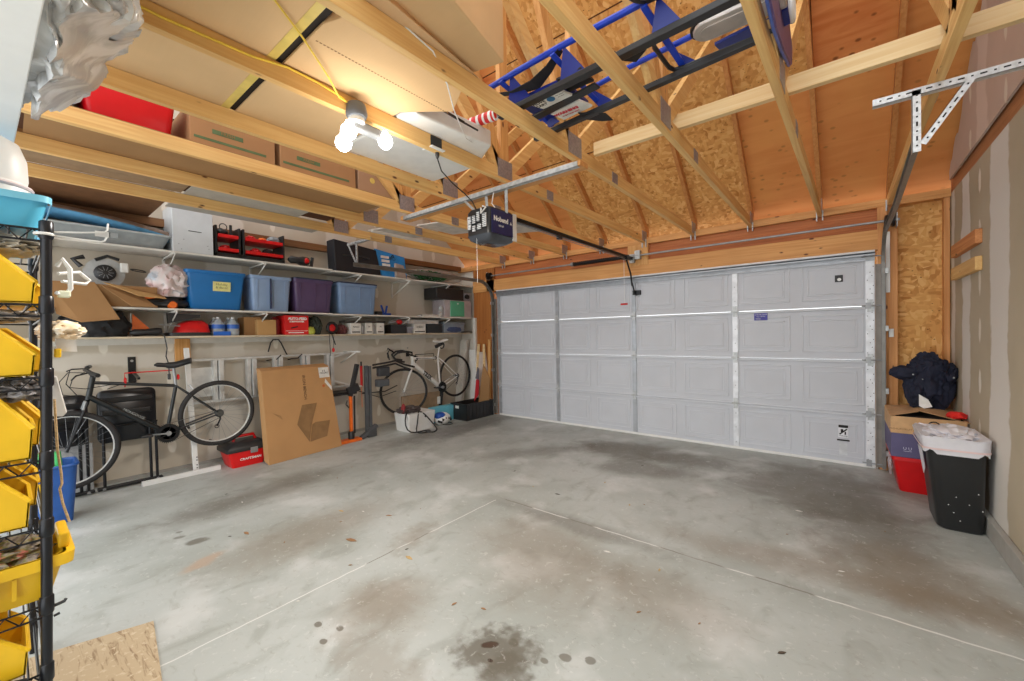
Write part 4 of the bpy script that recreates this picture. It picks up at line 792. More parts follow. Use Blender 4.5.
t = carton('small_carton', -5.45, -5.22, 1.83, 2.03, T3, T3+.18, 'small tan cardboard box on the bottom shelf right of the water bottles', CARD2)
t = carton('small_carton', -5.5, -5.3, 1.72, 1.90, T3, T3+.21, 'brown carton half hidden behind the small tan box', CARD3)
t = thing('red_jug', (-5.35, 2.06, T3), 'dark red plastic jug between the tan box and the red box', 'jug'); MB().loft([rrect(-5.45, -5.28, 2.04, 2.10, T3, .02), rrect(-5.45, -5.28, 2.04, 2.10, T3+.18, .02), rrect(-5.40, -5.33, 2.05, 2.09, T3+.22, .015)]).build('body', plain('dark_red', (128, 22, 26), .5), t, True)
t = thing('red_box', (-5.32, 2.25, T3), 'bright red product box with white printing on the bottom shelf', 'box')
B(-5.45, -5.20, 2.12, 2.40, T3, T3+.235).build('carton', plain('box_red', (214, 30, 30), .5, var=.04), t, bevel=.002)
MB().text('AUTO-FEED', .042, (-5.199, 2.27, T3+.195), (0, 1, 0), UP, bold=.002).text('SCREWDRIVER', .026, (-5.199, 2.26, T3+.16), (0, 1, 0), UP, bold=.001).box(-5.1995, -5.1985, 2.13, 2.39, T3+.045, T3+.049).box(-5.1995, -5.1985, 2.16, 2.34, T3+.02, T3+.03).build('lettering', WINK, t); MB().beam((-5.199, 2.19, T3+.08), (-5.199, 2.27, T3+.10), .002, .014).build('product_picture', INK, t)
lump('green_bag', (-5.33, 2.52, T3+.10), (.13, .09, .13), 14, plain('dark_green_bag', (52, 56, 46), .8), 'dark green bag right of the bright red box', 'bag', T3)
lump('yellow_glove', (-5.22, 2.44, T3+.045), (.03, .045, .05), 15, plain('lime', (176, 180, 70), .6), 'lime yellow glove in front of the dark green bag', 'glove', T3)
t = thing('tape_reel', (-5.25, 2.73, T3), 'red and black round reel on the bottom shelf', 'reel'); MB().torus((-5.25, 2.73, T3+.085), (1, .1, 0), .065, .02, 26, 8).build('rim', BLACK, t, True); MB().lathe((-5.27, 2.73, T3+.085), (1, .1, 0), [(.05, 0), (.052, .02), (.03, .035)], 20).build('hub', RED, t, True)
MB().tube([(-5.20, 2.70, T3), (-5.19, 2.71, T3-.05), (-5.19, 2.74, T3-.14)], .007, 6).tube([(-5.19, 2.66, T3), (-5.185, 2.66, T3-.10), (-5.19, 2.67, T3-.28)], .005, 6).build('hanging_straps', BLACK, t, True)
WB = plain('white_tin', (222, 220, 214), .5)
for i, (y0, y1, h, mt, lbx) in enumerate(((2.98, 3.13, .15, WB, 'white box with black lettering, leftmost of the three white boxes'), (3.20, 3.31, .155, WB, 'white box, middle of the three on the bottom shelf'), (3.38, 3.50, .155, WB, 'white box, rightmost of the three, beside the black box'), (3.62, 3.90, .13, BLACK, 'black box under the red-topped tool on the bottom shelf'), (4.04, 4.27, .15, WB, 'white carton with printing between two black boxes'), (4.30, 4.62, .15, BLACK, 'black box left of the clear lidded box on the bottom shelf'))):
    t = thing('small_box', (-5.3, (y0+y1)/2, T3), lbx, 'box'); B(-5.45, -5.215, y0, y1, T3, T3+h).build('box', mt, t, bevel=.003)
    if mt is WB:
        MB().text(('NAILS', 'W', 'M', '', 'SCREWS')[i], .035, (-5.2135, (y0+y1)/2, T3+h*.65), (0, 1, 0), UP).box(-5.2145, -5.2135, y0+.015, y1-.015, T3+.02, T3+.035).build('printing', INK, t)
lump('dark_pouch', (-5.35, 2.90, T3+.06), (.1, .08, .07), 16, plain('maroon', (110, 60, 60), .7), 'maroon pouch left of the white boxes', 'pouch', T3)
for y in (3.165, 3.345, 3.56):
    pass
t = thing('silver_can', (-5.3, 3.17, T3), 'silver can between the first two white boxes', 'can'); MB().lathe((-5.25, 3.168, T3), (0, 0, 1), [(.026, 0), (.028, .004), (.028, .11), (.02, .125)], 14).build('can', STEEL, t, True)
t = thing('silver_can', (-5.3, 3.345, T3), 'silver can between the last two white boxes', 'can'); MB().lathe((-5.25, 3.345, T3), (0, 0, 1), [(.026, 0), (.028, .004), (.028, .11), (.02, .125)], 14).build('can', STEEL, t, True)
t = B(-5.48, -5.32, 2.95, 3.6, T3+.16, T3+.19).build('dark_tray', plain('tray_taupe', (92, 84, 78), .6), None, bevel=.004); tag(t, 'dark tray lying across the backs of the white boxes', 'tray')
t = thing('caulking_gun', (-5.27, 3.75, T3+.131), 'red and silver tool lying on the black box', 'power tool'); MB().lathe((-5.27, 3.62, T3+.165), (0, 1, .15), [(.012, 0), (.025, .02), (.025, .1), (.012, .12)], 12).build('barrel', STEEL, t, True); MB().blob((-5.26, 3.80, T3+.175), (.03, .05, .035), 9, .2, 2, 3).build('red_body', RED, t, True)
tub('clear_box', -5.45, -5.22, 3.92, 4.03, T3, T3+.12, plain('clear_box_grey', (150, 150, 160), .3), 'narrow clear plastic box left of the printed white carton', ribs=False, taper=.006, r=.015, cat='box')
t = B(-5.46, -5.22, 3.95, 4.55, T3+.152, T3+.215).build('long_carton', plain('grey_white_carton', (190, 186, 184), .6), None, bevel=.003); tag(t, 'long pale carton laid over the white and black boxes', 'box')
t = tub('clear_box', -5.47, -5.21, 4.66, 5.16, T3, T3+.20, plain('clear_box_blue', (130, 140, 152), .3), 'clear lidded box with blue contents at the end of the bottom shelf', plain('lid_grey_green', (92, 98, 92), .5), ribs=False, taper=.008, r=.02, cat='box'); MB().blob((-5.216, 4.9, T3+.06), (.012, .16, .04), 3, .5, 4, 3).build('contents', plain('contents_blue', (70, 86, 128), .6), t, True)
t = MB().tube([(-5.19, 5.05, T3+.012), (-5.19, 5.2, T3+.015), (-5.19, 5.31, T3+.01)], .011, 6).build('black_pipe', BLACK, None, True); tag(t, 'short black pipe at the end of the bottom shelf', 'pipe')
# ================================================================ BICYCLES
def bike(name, label, x, rear, front, r, bb, seat_top, ht, hb, saddle, fm, sadm, mtb, turn=0):
    """all joints are (y, z) in the bicycle's plane x"""
    t = thing(name, (x, (rear[0]+front[0])/2, min(rear[1], front[1])-r), label, 'bicycle')
    P = lambda q, dx=0: V((x+dx, q[0], q[1]))
    pv = V((x, *hb)); sax = (V((x, *ht))-pv).normalized(); TR = Matrix.Translation(pv) @ Matrix.Rotation(turn, 4, sax) @ Matrix.Translation(-pv)
    def st_(mb):                                   # steered parts: front wheel, fork, bars
        if turn: mb.v = [TR @ q_ for q_ in mb.v]
        return mb
    tr = .024 if mtb else .013
    for c, nm in ((front, 'front_wheel'), (rear, 'rear_wheel')):
        S_ = st_ if nm == 'front_wheel' else (lambda q_: q_)
        w_ = S_(MB().torus(P(c), (1, 0, 0), r-tr, tr, 48, 10)).build(nm, RUB, t, True)
        rm = MB(); n_ = 48; R1, R0 = r-2*tr+.006, r-2*tr-(.005 if mtb else .012)
        rm.loft([[V((x+dx, c[0]+R*math.cos(2*math.pi*k/n_), c[1]+R*math.sin(2*math.pi*k/n_))) for k in range(n_)] for R, dx in ((R0, -.008), (R1, -.011), (R1, .011), (R0, .008), (R0, -.008))], False, False)
        S_(rm).build('rim', ALU if mtb else BLACKM, w_, True)
        sp = MB()
        for k in range(28):
            a = 2*math.pi*k/28; a2 = a+(.5 if k % 4 < 2 else -.5); dx = .022 if k % 2 else -.022
            sp.tube([(x+dx, c[0]+.02*math.cos(a2), c[1]+.02*math.sin(a2)), (x, c[0]+R0*math.cos(a), c[1]+R0*math.sin(a))], .0011, 4)
        S_(sp).build('spokes', STEEL, w_)
        S_(MB().cyl(P(c, -.045), P(c, .045), .015, 12).cyl(P(c, -.06), P(c, .06), .006, 8)).build('hub', STEEL, w_, True)
    tt = .017 if mtb else .028; m = MB()
    th = (ht[0]+(hb[0]-ht[0])*.25, ht[1]+(hb[1]-ht[1])*.25); st = (seat_top[0], seat_top[1])
    m.cyl(P(ht), P(hb), .021, 14).cyl(P(th), P(st), .015 if mtb else .019, 12).cyl(P((hb[0], hb[1]+.03)), P(bb), tt+.007, 14).cyl(P(bb), P(st), .016, 12)
    m.cyl(P(bb, -.035), P(bb, .035), .022, 14)
    for s in (-1, 1):
        m.tube([P(bb, s*.03), P(((bb[0]+rear[0])/2, (bb[1]+rear[1])/2), s*.055), P(rear, s*.06)], .009, 8).tube([P(st, s*.015), P(((st[0]*.8+rear[0]*.2), (st[1]*.8+rear[1]*.2)), s*.045), P(rear, s*.06)], .008, 8)
    m.build('frame', fm, t, True)
    f = MB()
    d = (V((0, front[0]-hb[0], front[1]-hb[1]))).normalized()
    for s in (-1, 1): f.tube([P(hb, 0), P((hb[0]+d.y*.02, hb[1]-.02), s*.045), P((hb[0]+d.y*.2, hb[1]+d.z*.2), s*.052), P(front, s*.055)], .013 if mtb else .018, 8, r1=.009)
    st_(f).build('fork', fm if not mtb else BLACKM, t, True)
    sd = (V((0, seat_top[0]-bb[0], seat_top[1]-bb[1]))).normalized(); sc = ((saddle[0][0]+saddle[1][0])/2, (saddle[0][1]+saddle[1][1])/2)
    MB().cyl(P(seat_top), P((sc[0], sc[1]-.03)), .0135, 12).build('seat_post', STEEL if mtb else WHITE, t, True)
    n0, n1 = V((x, *saddle[0])), V((x, *saddle[1])); ax = n1-n0; rings = []
    for k in range(15):
        a = k/14; hw = .022+.065*max(0, (a-.3)/.7)**1.2; hw *= min(1, (1-a)*9+.25); hh = (.032 if mtb else .018) if a > .3 else .022; hh *= min(1, a*8+.4)
        c = n0+ax*a+V((0, 0, .012*math.cos(a*math.pi*2))); rings.append([c+V((hw*math.cos(q), 0, hh*math.sin(q))) for q in [2*math.pi*j/12 for j in range(12)]])
    MB().loft(rings).build('saddle', sadm, t, True)
    cr = MB(); R = .09 if mtb else .085
    cr.lathe(P(bb, .05), (1, 0, 0), [(R-.03, 0), (R, 0), (R, .004), (R-.03, .004), (R-.03, 0)], 36); 
    for k in range(36): a = 2*math.pi*k/36; cr.beam(P((bb[0]+(R-.002)*math.cos(a), bb[1]+(R-.002)*math.sin(a)), .052), P((bb[0]+(R+.008)*math.cos(a), bb[1]+(R+.008)*math.sin(a)), .052), .004, .008, (1, 0, 0))
    for k in range(5): a = 2*math.pi*k/5; cr.beam(P(bb, .052), P((bb[0]+(R-.02)*math.cos(a), bb[1]+(R-.02)*math.sin(a)), .052), .006, .014, (1, 0, 0))
    ck = cr.build('chainring', BLACKM, t)
    for s, a in ((1, math.pi*1.03), (-1, .03)):
        e = (bb[0]+.17*math.cos(a), bb[1]-.17*math.sin(a)); c_ = MB().beam(P(bb, s*.068), P(e, s*.075), .012, .022, (1, 0, 0)); c_.lathe(P(bb, s*.05), (s, 0, 0), [(.022, 0), (.022, .03)], 14); co = c_.build('crank_arm', STEEL, t, True)
        MB().box(x+s*.08 if s > 0 else x-.16, x+.16 if s > 0 else x-.08, e[0]-.04, e[0]+.04, e[1]-.011, e[1]+.011).build('pedal', BLACK, co, bevel=.004)
    ch = MB()
    for s in (-1, 1):
        d2 = V((0, rear[0]-bb[0], rear[1]-bb[1])).normalized(); pn = V((0, -d2.z, d2.y)); ch.beam(P(bb, .053)+pn*s*(R+.002), P(rear, .053)+pn*s*.04, .004, .007, (1, 0, 0))
    ch.lathe(P(rear, .038), (1, 0, 0), [(.042, 0), (.040, .008), (.028, .03)], 24); ch.build('chain', plain('chain_dark', (84, 84, 82), .4, .5), t)
    dl = (rear[0]-.03, rear[1]-.13); MB().tube([P(rear, .05), P((rear[0], rear[1]-.06), .06), P(dl, .055)], .008, 6).torus(P(dl, .055), (1, 0, 0), .018, .004, 14, 5).build('derailleur', BLACKM, t, True)
    return t, P, st_
# black mountain bike, hung level by its top tube
t, P, ST = bike('bicycle', 'black mountain bike with a wide black saddle hanging on the left wall', -5.19, (1.42, .60), (.315, .445), .345, (.99, .475), (1.07, .93), (.49, 1.07), (.455, .87), ((.91, 1.135), (1.20, 1.16)), plain('bike_black', (26, 30, 32), .3), BLACK, True)
m = MB(); m.tube([(-5.19, .49, 1.06), (-5.19, .475, 1.115), (-5.17, .44, 1.14)], .014, 8).build('stem', BLACKM, t, True)
MB().tube([(-5.50, .50, 1.15), (-5.36, .46, 1.14), (-5.19, .44, 1.135), (-5.02, .45, 1.12), (-4.90, .48, 1.10)], .012, 8).build('handlebar', BLACKM, t, True)
MB().cyl((-4.98, .46, 1.115), (-4.87, .49, 1.098), .018, 10).cyl((-5.5, .50, 1.15), (-5.40, .475, 1.145), .018, 10).build('grips', BLACK, t, True)
MB().tube([(-5.02, .44, 1.115), (-4.98, .37, 1.10), (-4.90, .34, 1.07)], .006, 6).tube([(-5.36, .45, 1.14), (-5.38, .38, 1.14), (-5.44, .35, 1.12)], .006, 6).build('brake_levers', BLACKM, t, True)
MB().tube([(-5.0, .42, 1.12), (-5.02, .33, 1.13), (-5.06, .28, 1.05), (-5.10, .30, .94), (-5.16, .42, .90)], .0035, 5).tube([(-5.3, .43, 1.14), (-5.28, .36, 1.14), (-5.24, .33, 1.02), (-5.2, .40, .90)], .0035, 5).tube([(-5.08, .43, 1.12), (-5.05, .36, 1.08), (-5.08, .34, 1.0), (-5.17, .44, .97), (-5.2, .7, 1.0)], .0035, 5).tube([(-5.2, .58, .95), (-5.2, .66, .98), (-5.19, .78, 1.01)], .0035, 5).build('cables', INK, t, True)
MB().tube([(-5.155, .44, .86), (-5.14, .42, .79)], .01, 6).tube([(-5.225, .44, .86), (-5.24, .42, .79)], .01, 6).tube([(-5.16, 1.17, .93), (-5.14, 1.20, .88)], .01, 6).build('brakes', STEEL, t, True)
MB().text('MONGOOSE', .032, (-5.165, .75, .70), (0, .52, -.4), (0, .4, .52)).build('frame_lettering', plain('decal_grey', (150, 152, 150), .5), t)
# white road bike
t, P, ST = bike('bicycle', 'white road bike with drop handlebars hanging near the garage door', -5.19, (4.88, .69), (3.84, .525), .363, (4.53, .53), (4.49, 1.02), (3.97, 1.07), (3.975, .93), ((4.40, 1.285), (4.69, 1.30)), plain('bike_white', (232, 232, 230), .3, var=.03), WHITE, False, -.55)
ST(MB().tube([(-5.19, 3.97, 1.06), (-5.19, 3.97, 1.13), (-5.19, 3.86, 1.15)], .014, 8)).build('stem', BLACKM, t, True)
for s in (-1, 1): ST(MB().tube([(-5.19, 3.86, 1.15), (-5.19+s*.17, 3.86, 1.15), (-5.19+s*.20, 3.82, 1.15), (-5.19+s*.21, 3.74, 1.14), (-5.19+s*.21, 3.68, 1.09), (-5.19+s*.21, 3.72, 1.02), (-5.19+s*.21, 3.84, 1.0)], .015, 8)).build('drop_bar', BLACK, t, True)
for s in (-1, 1): ST(MB().tube([(-5.19+s*.21, 3.70, 1.14), (-5.19+s*.21, 3.62, 1.19), (-5.19+s*.21, 3.60, 1.14), (-5.19+s*.21, 3.62, 1.04)], .011, 6)).build('brake_lever', BLACKM, t, True)
MB().beam((-5.19, 4.45, 1.20), (-5.19, 4.60, 1.26), .04, .05).torus((-5.19, 4.58, 1.22), (1, 0, 0), .05, .012, 18, 6).build('saddle_bag', BLACK, t, True)
MB().text('TREK', .085, (-5.156, 4.24, .745), (0, .555, -.40), (0, .4, .555), bold=.004).build('frame_lettering', INK, t)
MB().tube([(-5.172, 4.03, 1.035), (-5.172, 4.45, 1.02)], .006, 6).build('top_tube_band', BLACK, t)
# wall hangers
def hanger(y, z, label, red=True):
    t = thing('bike_hanger', (XL, y, z-.1), label, 'bike hanger')
    B(XL+.001, XL+.012, y-.03, y+.03, z-(.12 if red else .04), z+(.14 if red else .05)).build('wall_plate', BLACKM, t, bevel=.003); MB().lathe((XL+.012, y, z+.10), (1, 0, 0), [(.012, 0), (.012, .004)], 12).build('bolt', STEEL, t)
    MB().beam((XL+.01, y, z), (-5.22, y, z-.06), .02, .022).build('arm', BLACKM, t)
    c = RED if red else BLACK
    MB().tube([(-5.21, y-.10, z-.13), (-5.21, y-.10, z+.0), (-5.21, y+.27, z+.0), (-5.21, y+.27, z-.10)], .006, 6).build('hook_frame', c, t, True)
    for yy in (y-.10, y+.29): MB().torus((-5.19, yy, z-.07), (0, 1, 0), .022, .008, 14, 6).build('rubber_ring', c, t, True)
hanger(.80, 1.085, 'black wall hanger with a red frame holding the black mountain bike'); hanger(4.15, 1.09, 'dark wall hanger holding the white road bike', False)
# ================================================================ LOWER LEFT WALL
t = thing('wooden_cleat', (XL+.02, 1.2, 1.14), 'short pale wood cleat on the wall above the black mountain bike saddle', 'wood block'); B(XL+.001, XL+.04, 1.14, 1.27, 1.14, 1.40).build('board', PINE_Z, t, bevel=.003)
t = thing('floor_stand', (-5.2, 1.2, 0), 'white steel stand with a long flat foot behind the rear wheel', 'stand')
MB().beam((-5.36, 1.20, 1.30), (-5.22, 1.22, .02), .045, .03, (1, 0, 0)).build('post', WHITE, t, bevel=.003); MB().box(-5.19, -5.15, .79, 1.42, .0, .045).build('foot', WHITE, t, bevel=.003)
m = MB()
for z in (.06, .09, .14, .17): m.lathe((-5.20, 1.225, z), (1, 0, 0), [(.006, 0), (.006, .005)], 8)
m.build('holes', INK, t)
t = thing('aluminium_ladder', (-5.43, 2.1, .7), 'aluminium step ladder hung sideways on the left wall behind the cardboard box', 'ladder')
for z in (1.165, .705): MB().box(-5.45, -5.38, 1.22, 3.05, z-.012, z+.012).build('side_rail', ALU, t, bevel=.003)
for y in (1.48, 1.81, 2.10, 2.43, 2.75):
    MB().box(-5.44, -5.36, y-.045, y-.01, .72, 1.155).box(-5.44, -5.34, y, y+.045, .72, 1.155).build('step', ALU, t, bevel=.003)
B(-5.44, -5.42, 1.24, 1.47, .76, 1.08).build('top_plate', ALU, t, bevel=.003); MB().beam((-5.42, 2.8, 1.10), (-5.42, 3.1, 1.19), .015, .02).beam((-5.42, 2.80, .80), (-5.42, 3.05, .71), .015, .02).build('brace', WHITE, t)
for y, l in ((2.10, 'first black hook holding the ladder, above the cardboard box'), (2.35, 'second black hook holding the ladder, right of the first')):
    t = thing('ladder_hook', (-5.5, y, 1.12), l, 'hook'); MB().tube([(XL, y-.06, 1.11), (-5.48, y-.05, 1.12), (-5.36, y-.02, 1.13), (-5.33, y+.02, 1.18)], .007, 6).build('hook', BLACK, t, True)
t = thing('arched_hook', (-5.5, 2.13, 1.2), 'black arched wall hook under the bottom shelf', 'hook'); MB().tube([(-5.50, 2.04, 1.22), (-5.50, 2.07, 1.33), (-5.50, 2.10, 1.37), (-5.50, 2.16, 1.37), (-5.50, 2.19, 1.33), (-5.50, 2.26, 1.17)], .008, 6).cyl((XL, 2.13, 1.37), (-5.5, 2.13, 1.37), .008, 8).build('hook', BLACK, t, True)
t = thing('hanging_tag', (-5.2, 2.76, 1.1), 'red clip on a thin cord hanging from the bottom shelf', 'clip'); MB().cyl((-5.19, 2.72, 1.42), (-5.19, 2.71, 1.24), .003, 6).build('cord', BLACK, t); MB().blob((-5.19, 2.71, 1.22), (.01, .02, .03), 3, .1, 1, 2).build('clip', RED, t)
# folding tables: black moulded panels with steel legs, standing on edge
def ftable(y0, y1, z0, z1, label):
    t = thing('folding_table', (-5.4, (y0+y1)/2, 0), label, 'folding table')
    def R2(x, i, r): return [(x, p[0], p[1]) for p in [(q[0], q[1]) for q in rrect(y0+i, y1-i, z0+i, z1-i, 0, r)]]
    MB().loft([R2(-5.44, 0, .05), R2(-5.40, 0, .05), R2(-5.39, .01, .05)]).build('panel', plain('table_black', (24, 25, 29), .28), t, True)
    MB().box(-5.40, -5.375, y0+.02, y1-.02, z1-.12, z1-.07).box(-5.40, -5.375, y0+.02, y1-.04, z1-.24, z1-.19).build('moulded_rib', plain('table_black', (24, 25, 29), .28), t, bevel=.01)
    for y in (y0+.03, y1-.06, y1-.015): MB().tube([(-5.36, y, z0+.15), (-5.34, y, .03)], .012, 8).build('leg', BLACKM, t, True)
    MB().tube([(-5.34, y0-.02, .02), (-5.34, y1+.02, .02)], .013, 8).tube([(-5.30, y0-.02, .02), (-5.30, y1+.02, .02)], .013, 8).tube([(-5.36, y0, z0+.16), (-5.36, y1, z0+.16)], .010, 8).build('foot_bar', BLACKM, t, True)
    for y in (y0+.02, y1-.02): MB().lathe((-5.29, y, .02), (1, 0, 0), [(.012, 0), (.012, .012)], 10).build('bolt', STEEL, t)
ftable(.53, .95, .42, .92, 'black folding table on edge behind the black bike frame'); ftable(.05, .47, .44, .90, 'black folding table on edge behind the front wheel of the black bike')
t = B(-5.50, -5.46, .25, .50, 0, .44).build('grey_board', plain('board_grey', (176, 176, 176), .6), None, bevel=.004); tag(t, 'pale grey board standing on the floor behind the black bike front wheel', 'board')
# toolbox
t = thing('toolbox', (-5.15, 1.65, 0), 'red and black toolbox on the floor under the rear wheel of the black bike', 'toolbox')
TBR = plain('toolbox_red', (222, 24, 26), .35, var=.03)
MB().loft([rrect(-5.33, -5.06, 1.50, 1.80, .0, .02), rrect(-5.36, -5.03, 1.46, 1.84, .17, .02)]).build('body', TBR, t, True)
MB().loft([rrect(-5.37, -5.02, 1.44, 1.86, .171, .02), rrect(-5.37, -5.02, 1.44, 1.86, .21, .02), rrect(-5.33, -5.06, 1.50, 1.80, .26, .03)]).build('lid', BLACK, t, True)
MB().tube([(-5.2, 1.55, .25), (-5.2, 1.57, .31), (-5.2, 1.75, .31), (-5.2, 1.77, .25)], .016, 8).build('handle', RED, t, True)
B(-5.025, -5.010, 1.66, 1.73, .14, .20).build('latch', GREYP, t, bevel=.004); MB().text('CRAFTSMAN', .036, (-5.032, 1.665, .085), (0, 1, 0), (.17, 0, 1), bold=.001).build('lettering', WINK, t)
t = MB().tube([(-5.3, 1.36, .30), (-5.24, 1.42, .27), (-5.26, 1.5, .285)], .016, 6).build('glove', BLACK, None, True); tag(t, 'black cable end hanging over the toolbox corner', 'cable')
# large cardboard box leaning on the wall
t = thing('cardboard_box', (-4.95, 2.25, 0), 'large flat cardboard box leaning on the wall left of the orange bike pump', 'cardboard box')
c0, c1 = V((-4.86, 1.78, 0)), V((-4.955, 2.67, 0)); lean = V((-.21, .02, 1.02)); lean2 = lean-(c1-c0).normalized()*.07; back = V((-.10, -.012, .03))
MB().prism([c0, c1, c1+lean2, c0+lean], back).build('carton', plain('carton_brown', (184, 140, 92), .75, var=.05, scale=4), t, bevel=.004)
ux = (c1-c0).normalized(); uz = lean.normalized(); nn = ux.cross(uz).normalized()
def q(u, v, e=.004): return c0+(c1-c0)*u+(lean+(lean2-lean)*u)*v+nn*e
PR = plain('printed_brown', (142, 108, 70), .8)
MB().prism([q(.40, .36), q(.54, .14), q(.60, .33), q(.72, .57), q(.50, .57)], nn*.0006).prism([q(.55, .14), q(.80, .16), q(.88, .34), q(.66, .35), q(.61, .33)], nn*.0006).build('printed_mark', PR, t)
MB().text('IRON BENCH', .05, q(.57, .77, .0045), -uz, ux).build('lettering', plain('print_dark', (92, 66, 44), .8), t)
MB().prism([q(.82, .86), q(.985, .86), q(.985, .985), q(.82, .985)], nn*.0006).prism([q(.89, .80), q(.99, .69), q(.985, .745), q(.91, .845)], nn*.0006).build('shipping_label', LAB, t)
MB().text('|| ||\nFRAGILE', .03, q(.90, .93, .0052), ux, uz).build('label_lettering', INK, t); MB().lathe(q(.865, .76, .004), nn, [(.018, 0), (.018, .001)], 14).build('orange_spot', plain('orange_dot', (190, 96, 40), .6), t)
MB().prism([q(.06, .55), q(.10, .53), q(.22, .44), (q(.20, .49))], nn*.0005).build('scuff', plain('scuff_brown', (164, 124, 80), .8), t)
# orange jack
t = thing('floor_jack', (-5.05, 3.0, 0), 'orange and black upright lifting jack right of the cardboard box', 'jack')
MB().box(-5.13, -5.0, 2.66, 2.98, .0, .035).build('base', ORANGE, t, bevel=.005); MB().box(-5.09, -5.055, 2.85, 2.885, .035, .62).build('post', ORANGE, t, bevel=.004); MB().lathe((-5.07, 2.865, .035), (0, 0, 1), [(.04, 0), (.04, .08), (.025, .10)], 12).build('foot_socket', BLACK, t, True)
MB().beam((-5.07, 2.86, .60), (-5.07, 2.97, 1.02), .05, .05).beam((-5.07, 2.83, .66), (-5.07, 2.98, .72), .06, .10).beam((-5.07, 2.915, .1), (-5.07, 2.92, .6), .02, .02).build('lever', BLACK, t, bevel=.006)
MB().tube([(-5.07, 2.82, .55), (-5.07, 2.80, .50), (-5.07, 2.84, .45)], .008, 6).build('catch', BLACKM, t)
t = thing('red_pole', (-5.2, 3.08, .6), 'red-handled tool hanging behind the grey hitch rack', 'tool'); MB().cyl((-5.22, 3.12, .70), (-5.22, 3.12, .98), .018, 8).build('handle', RED, t); MB().cyl((-5.22, 3.12, .40), (-5.22, 3.12, .7), .005, 6).build('rod', ORANGE, t); MB().cyl((-5.22, 3.12, .98), (-5.22, 3.12, 1.04), .012, 8).build('cap', BLACK, t)
t = thing('hitch_bike_rack', (-5.05, 3.2, 0), 'dark grey folded hitch bike rack standing upright beside the white road bike', 'bike rack')
GD = plain('rack_grey', (92, 95, 99), .4, .3)
MB().box(-5.11, -5.07, 3.09, 3.135, .05, .99).box(-5.11, -5.07, 3.15, 3.185, .05, .98).build('upright', GD, t, bevel=.005); MB().beam((-5.06, 3.0, .015), (-5.06, 3.24, .15), .07, .05).box(-5.13, -5.05, 3.10, 3.24, .0, .13).build('foot', GD, t, bevel=.008)
for k, z in enumerate((.99, .95)): MB().tube([(-5.06, 3.2, z), (-5.05, 3.42, z+.02), (-5.03, 3.55, z+.04), (-5.02, 3.68, z-.02), (-4.98-.1*k, 3.85, z-.07)], .014, 8).build('arm', BLACK, t, True)
MB().box(-5.14, -5.06, 3.30, 3.48, .82, .95).build('clamp_block', plain('rack_dark', (62, 64, 68), .5), t, bevel=.015); MB().box(-5.12, -5.02, 3.26, 3.44, .68, .78).build('strap_box', GD, t, bevel=.01); MB().tube([(-5.1, 3.05, .61), (-5.08, 3.4, .60), (-5.1, 3.62, .66)], .008, 6).tube([(-5.1, 2.98, .66), (-5.08, 3.3, .53), (-5.1, 3.6, .58)], .006, 6).build('hanging_strap', BLACK, t, True)
t = thing('white_shelf_bracket', (XL+.1, 2.97, .9), 'white folding wall brackets right of the leaning cardboard box', 'bracket')
for z in (1.18, .70): MB().beam((XL, 3.05, z), (-5.2, 3.1, z), .02, .02).beam((XL, 3.0, z-.16), (-5.28, 3.08, z-.01), .014, .014).build('bracket_arm', WHITE, t)
B(-5.50, -5.22, 2.70, 3.05, .60, .64).build('black_tray', BLACK, t, bevel=.006)
# white box with coiled cable
t = thing('white_box', (-4.8, 3.75, 0), 'white plastic box on the floor below the road bike front wheel', 'box')
MB().loft([rrect(-5.12, -4.80, 3.60, 4.05, 0, .02), rrect(-5.14, -4.78, 3.58, 4.07, .26, .02)]).build('box', WHITE, t, True); MB().lathe((-4.782, 3.88, .20), (1, 0, 0), [(.02, 0), (.02, .004)], 10).build('handle_hole', INK, t)
m = MB().tube([(-4.92, 3.70, .285), (-4.86, 3.60, .30), (-4.80, 3.52, .2), (-4.74, 3.5, .05), (-4.68, 3.6, .012), (-4.72, 3.8, .012), (-4.66, 3.88, .012), (-4.58, 3.8, .012), (-4.60, 3.66, .012), (-4.7, 3.62, .014), (-4.75, 3.7, .1), (-4.77, 3.74, .27), (-4.85, 3.8, .285), (-4.76, 3.84, .25), (-4.72, 3.92, .13), (-4.65, 3.98, .02), (-4.56, 3.9, .012), (-4.5, 3.78, .012), (-4.62, 3.72, .026)], .011, 8)
# smooth the cable
t = m.build('black_cable', BLACK, None, True); s_ = t.modifiers.new('smooth', 'SUBSURF'); s_.levels = 1; s_.render_levels = 1; tag(t, 'black cable coiled over and in front of the white box', 'cable')
lump('cable_heap', (-4.97, 3.72, .30), (.12, .16, .05), 31, plain('heap_grey', (88, 78, 76), .8), 'grey and red tangled heap on top of the white box', 'cable', .263, .6, 3)
t = MB().blob((-4.93, 3.60, .33), (.03, .03, .07), 3, .4, 3, 3).build('pump_nozzle', plain('dull_red', (150, 40, 44), .5), None, True); tag(t, 'small dull red handle sticking out of the heap on the white box', 'handle')
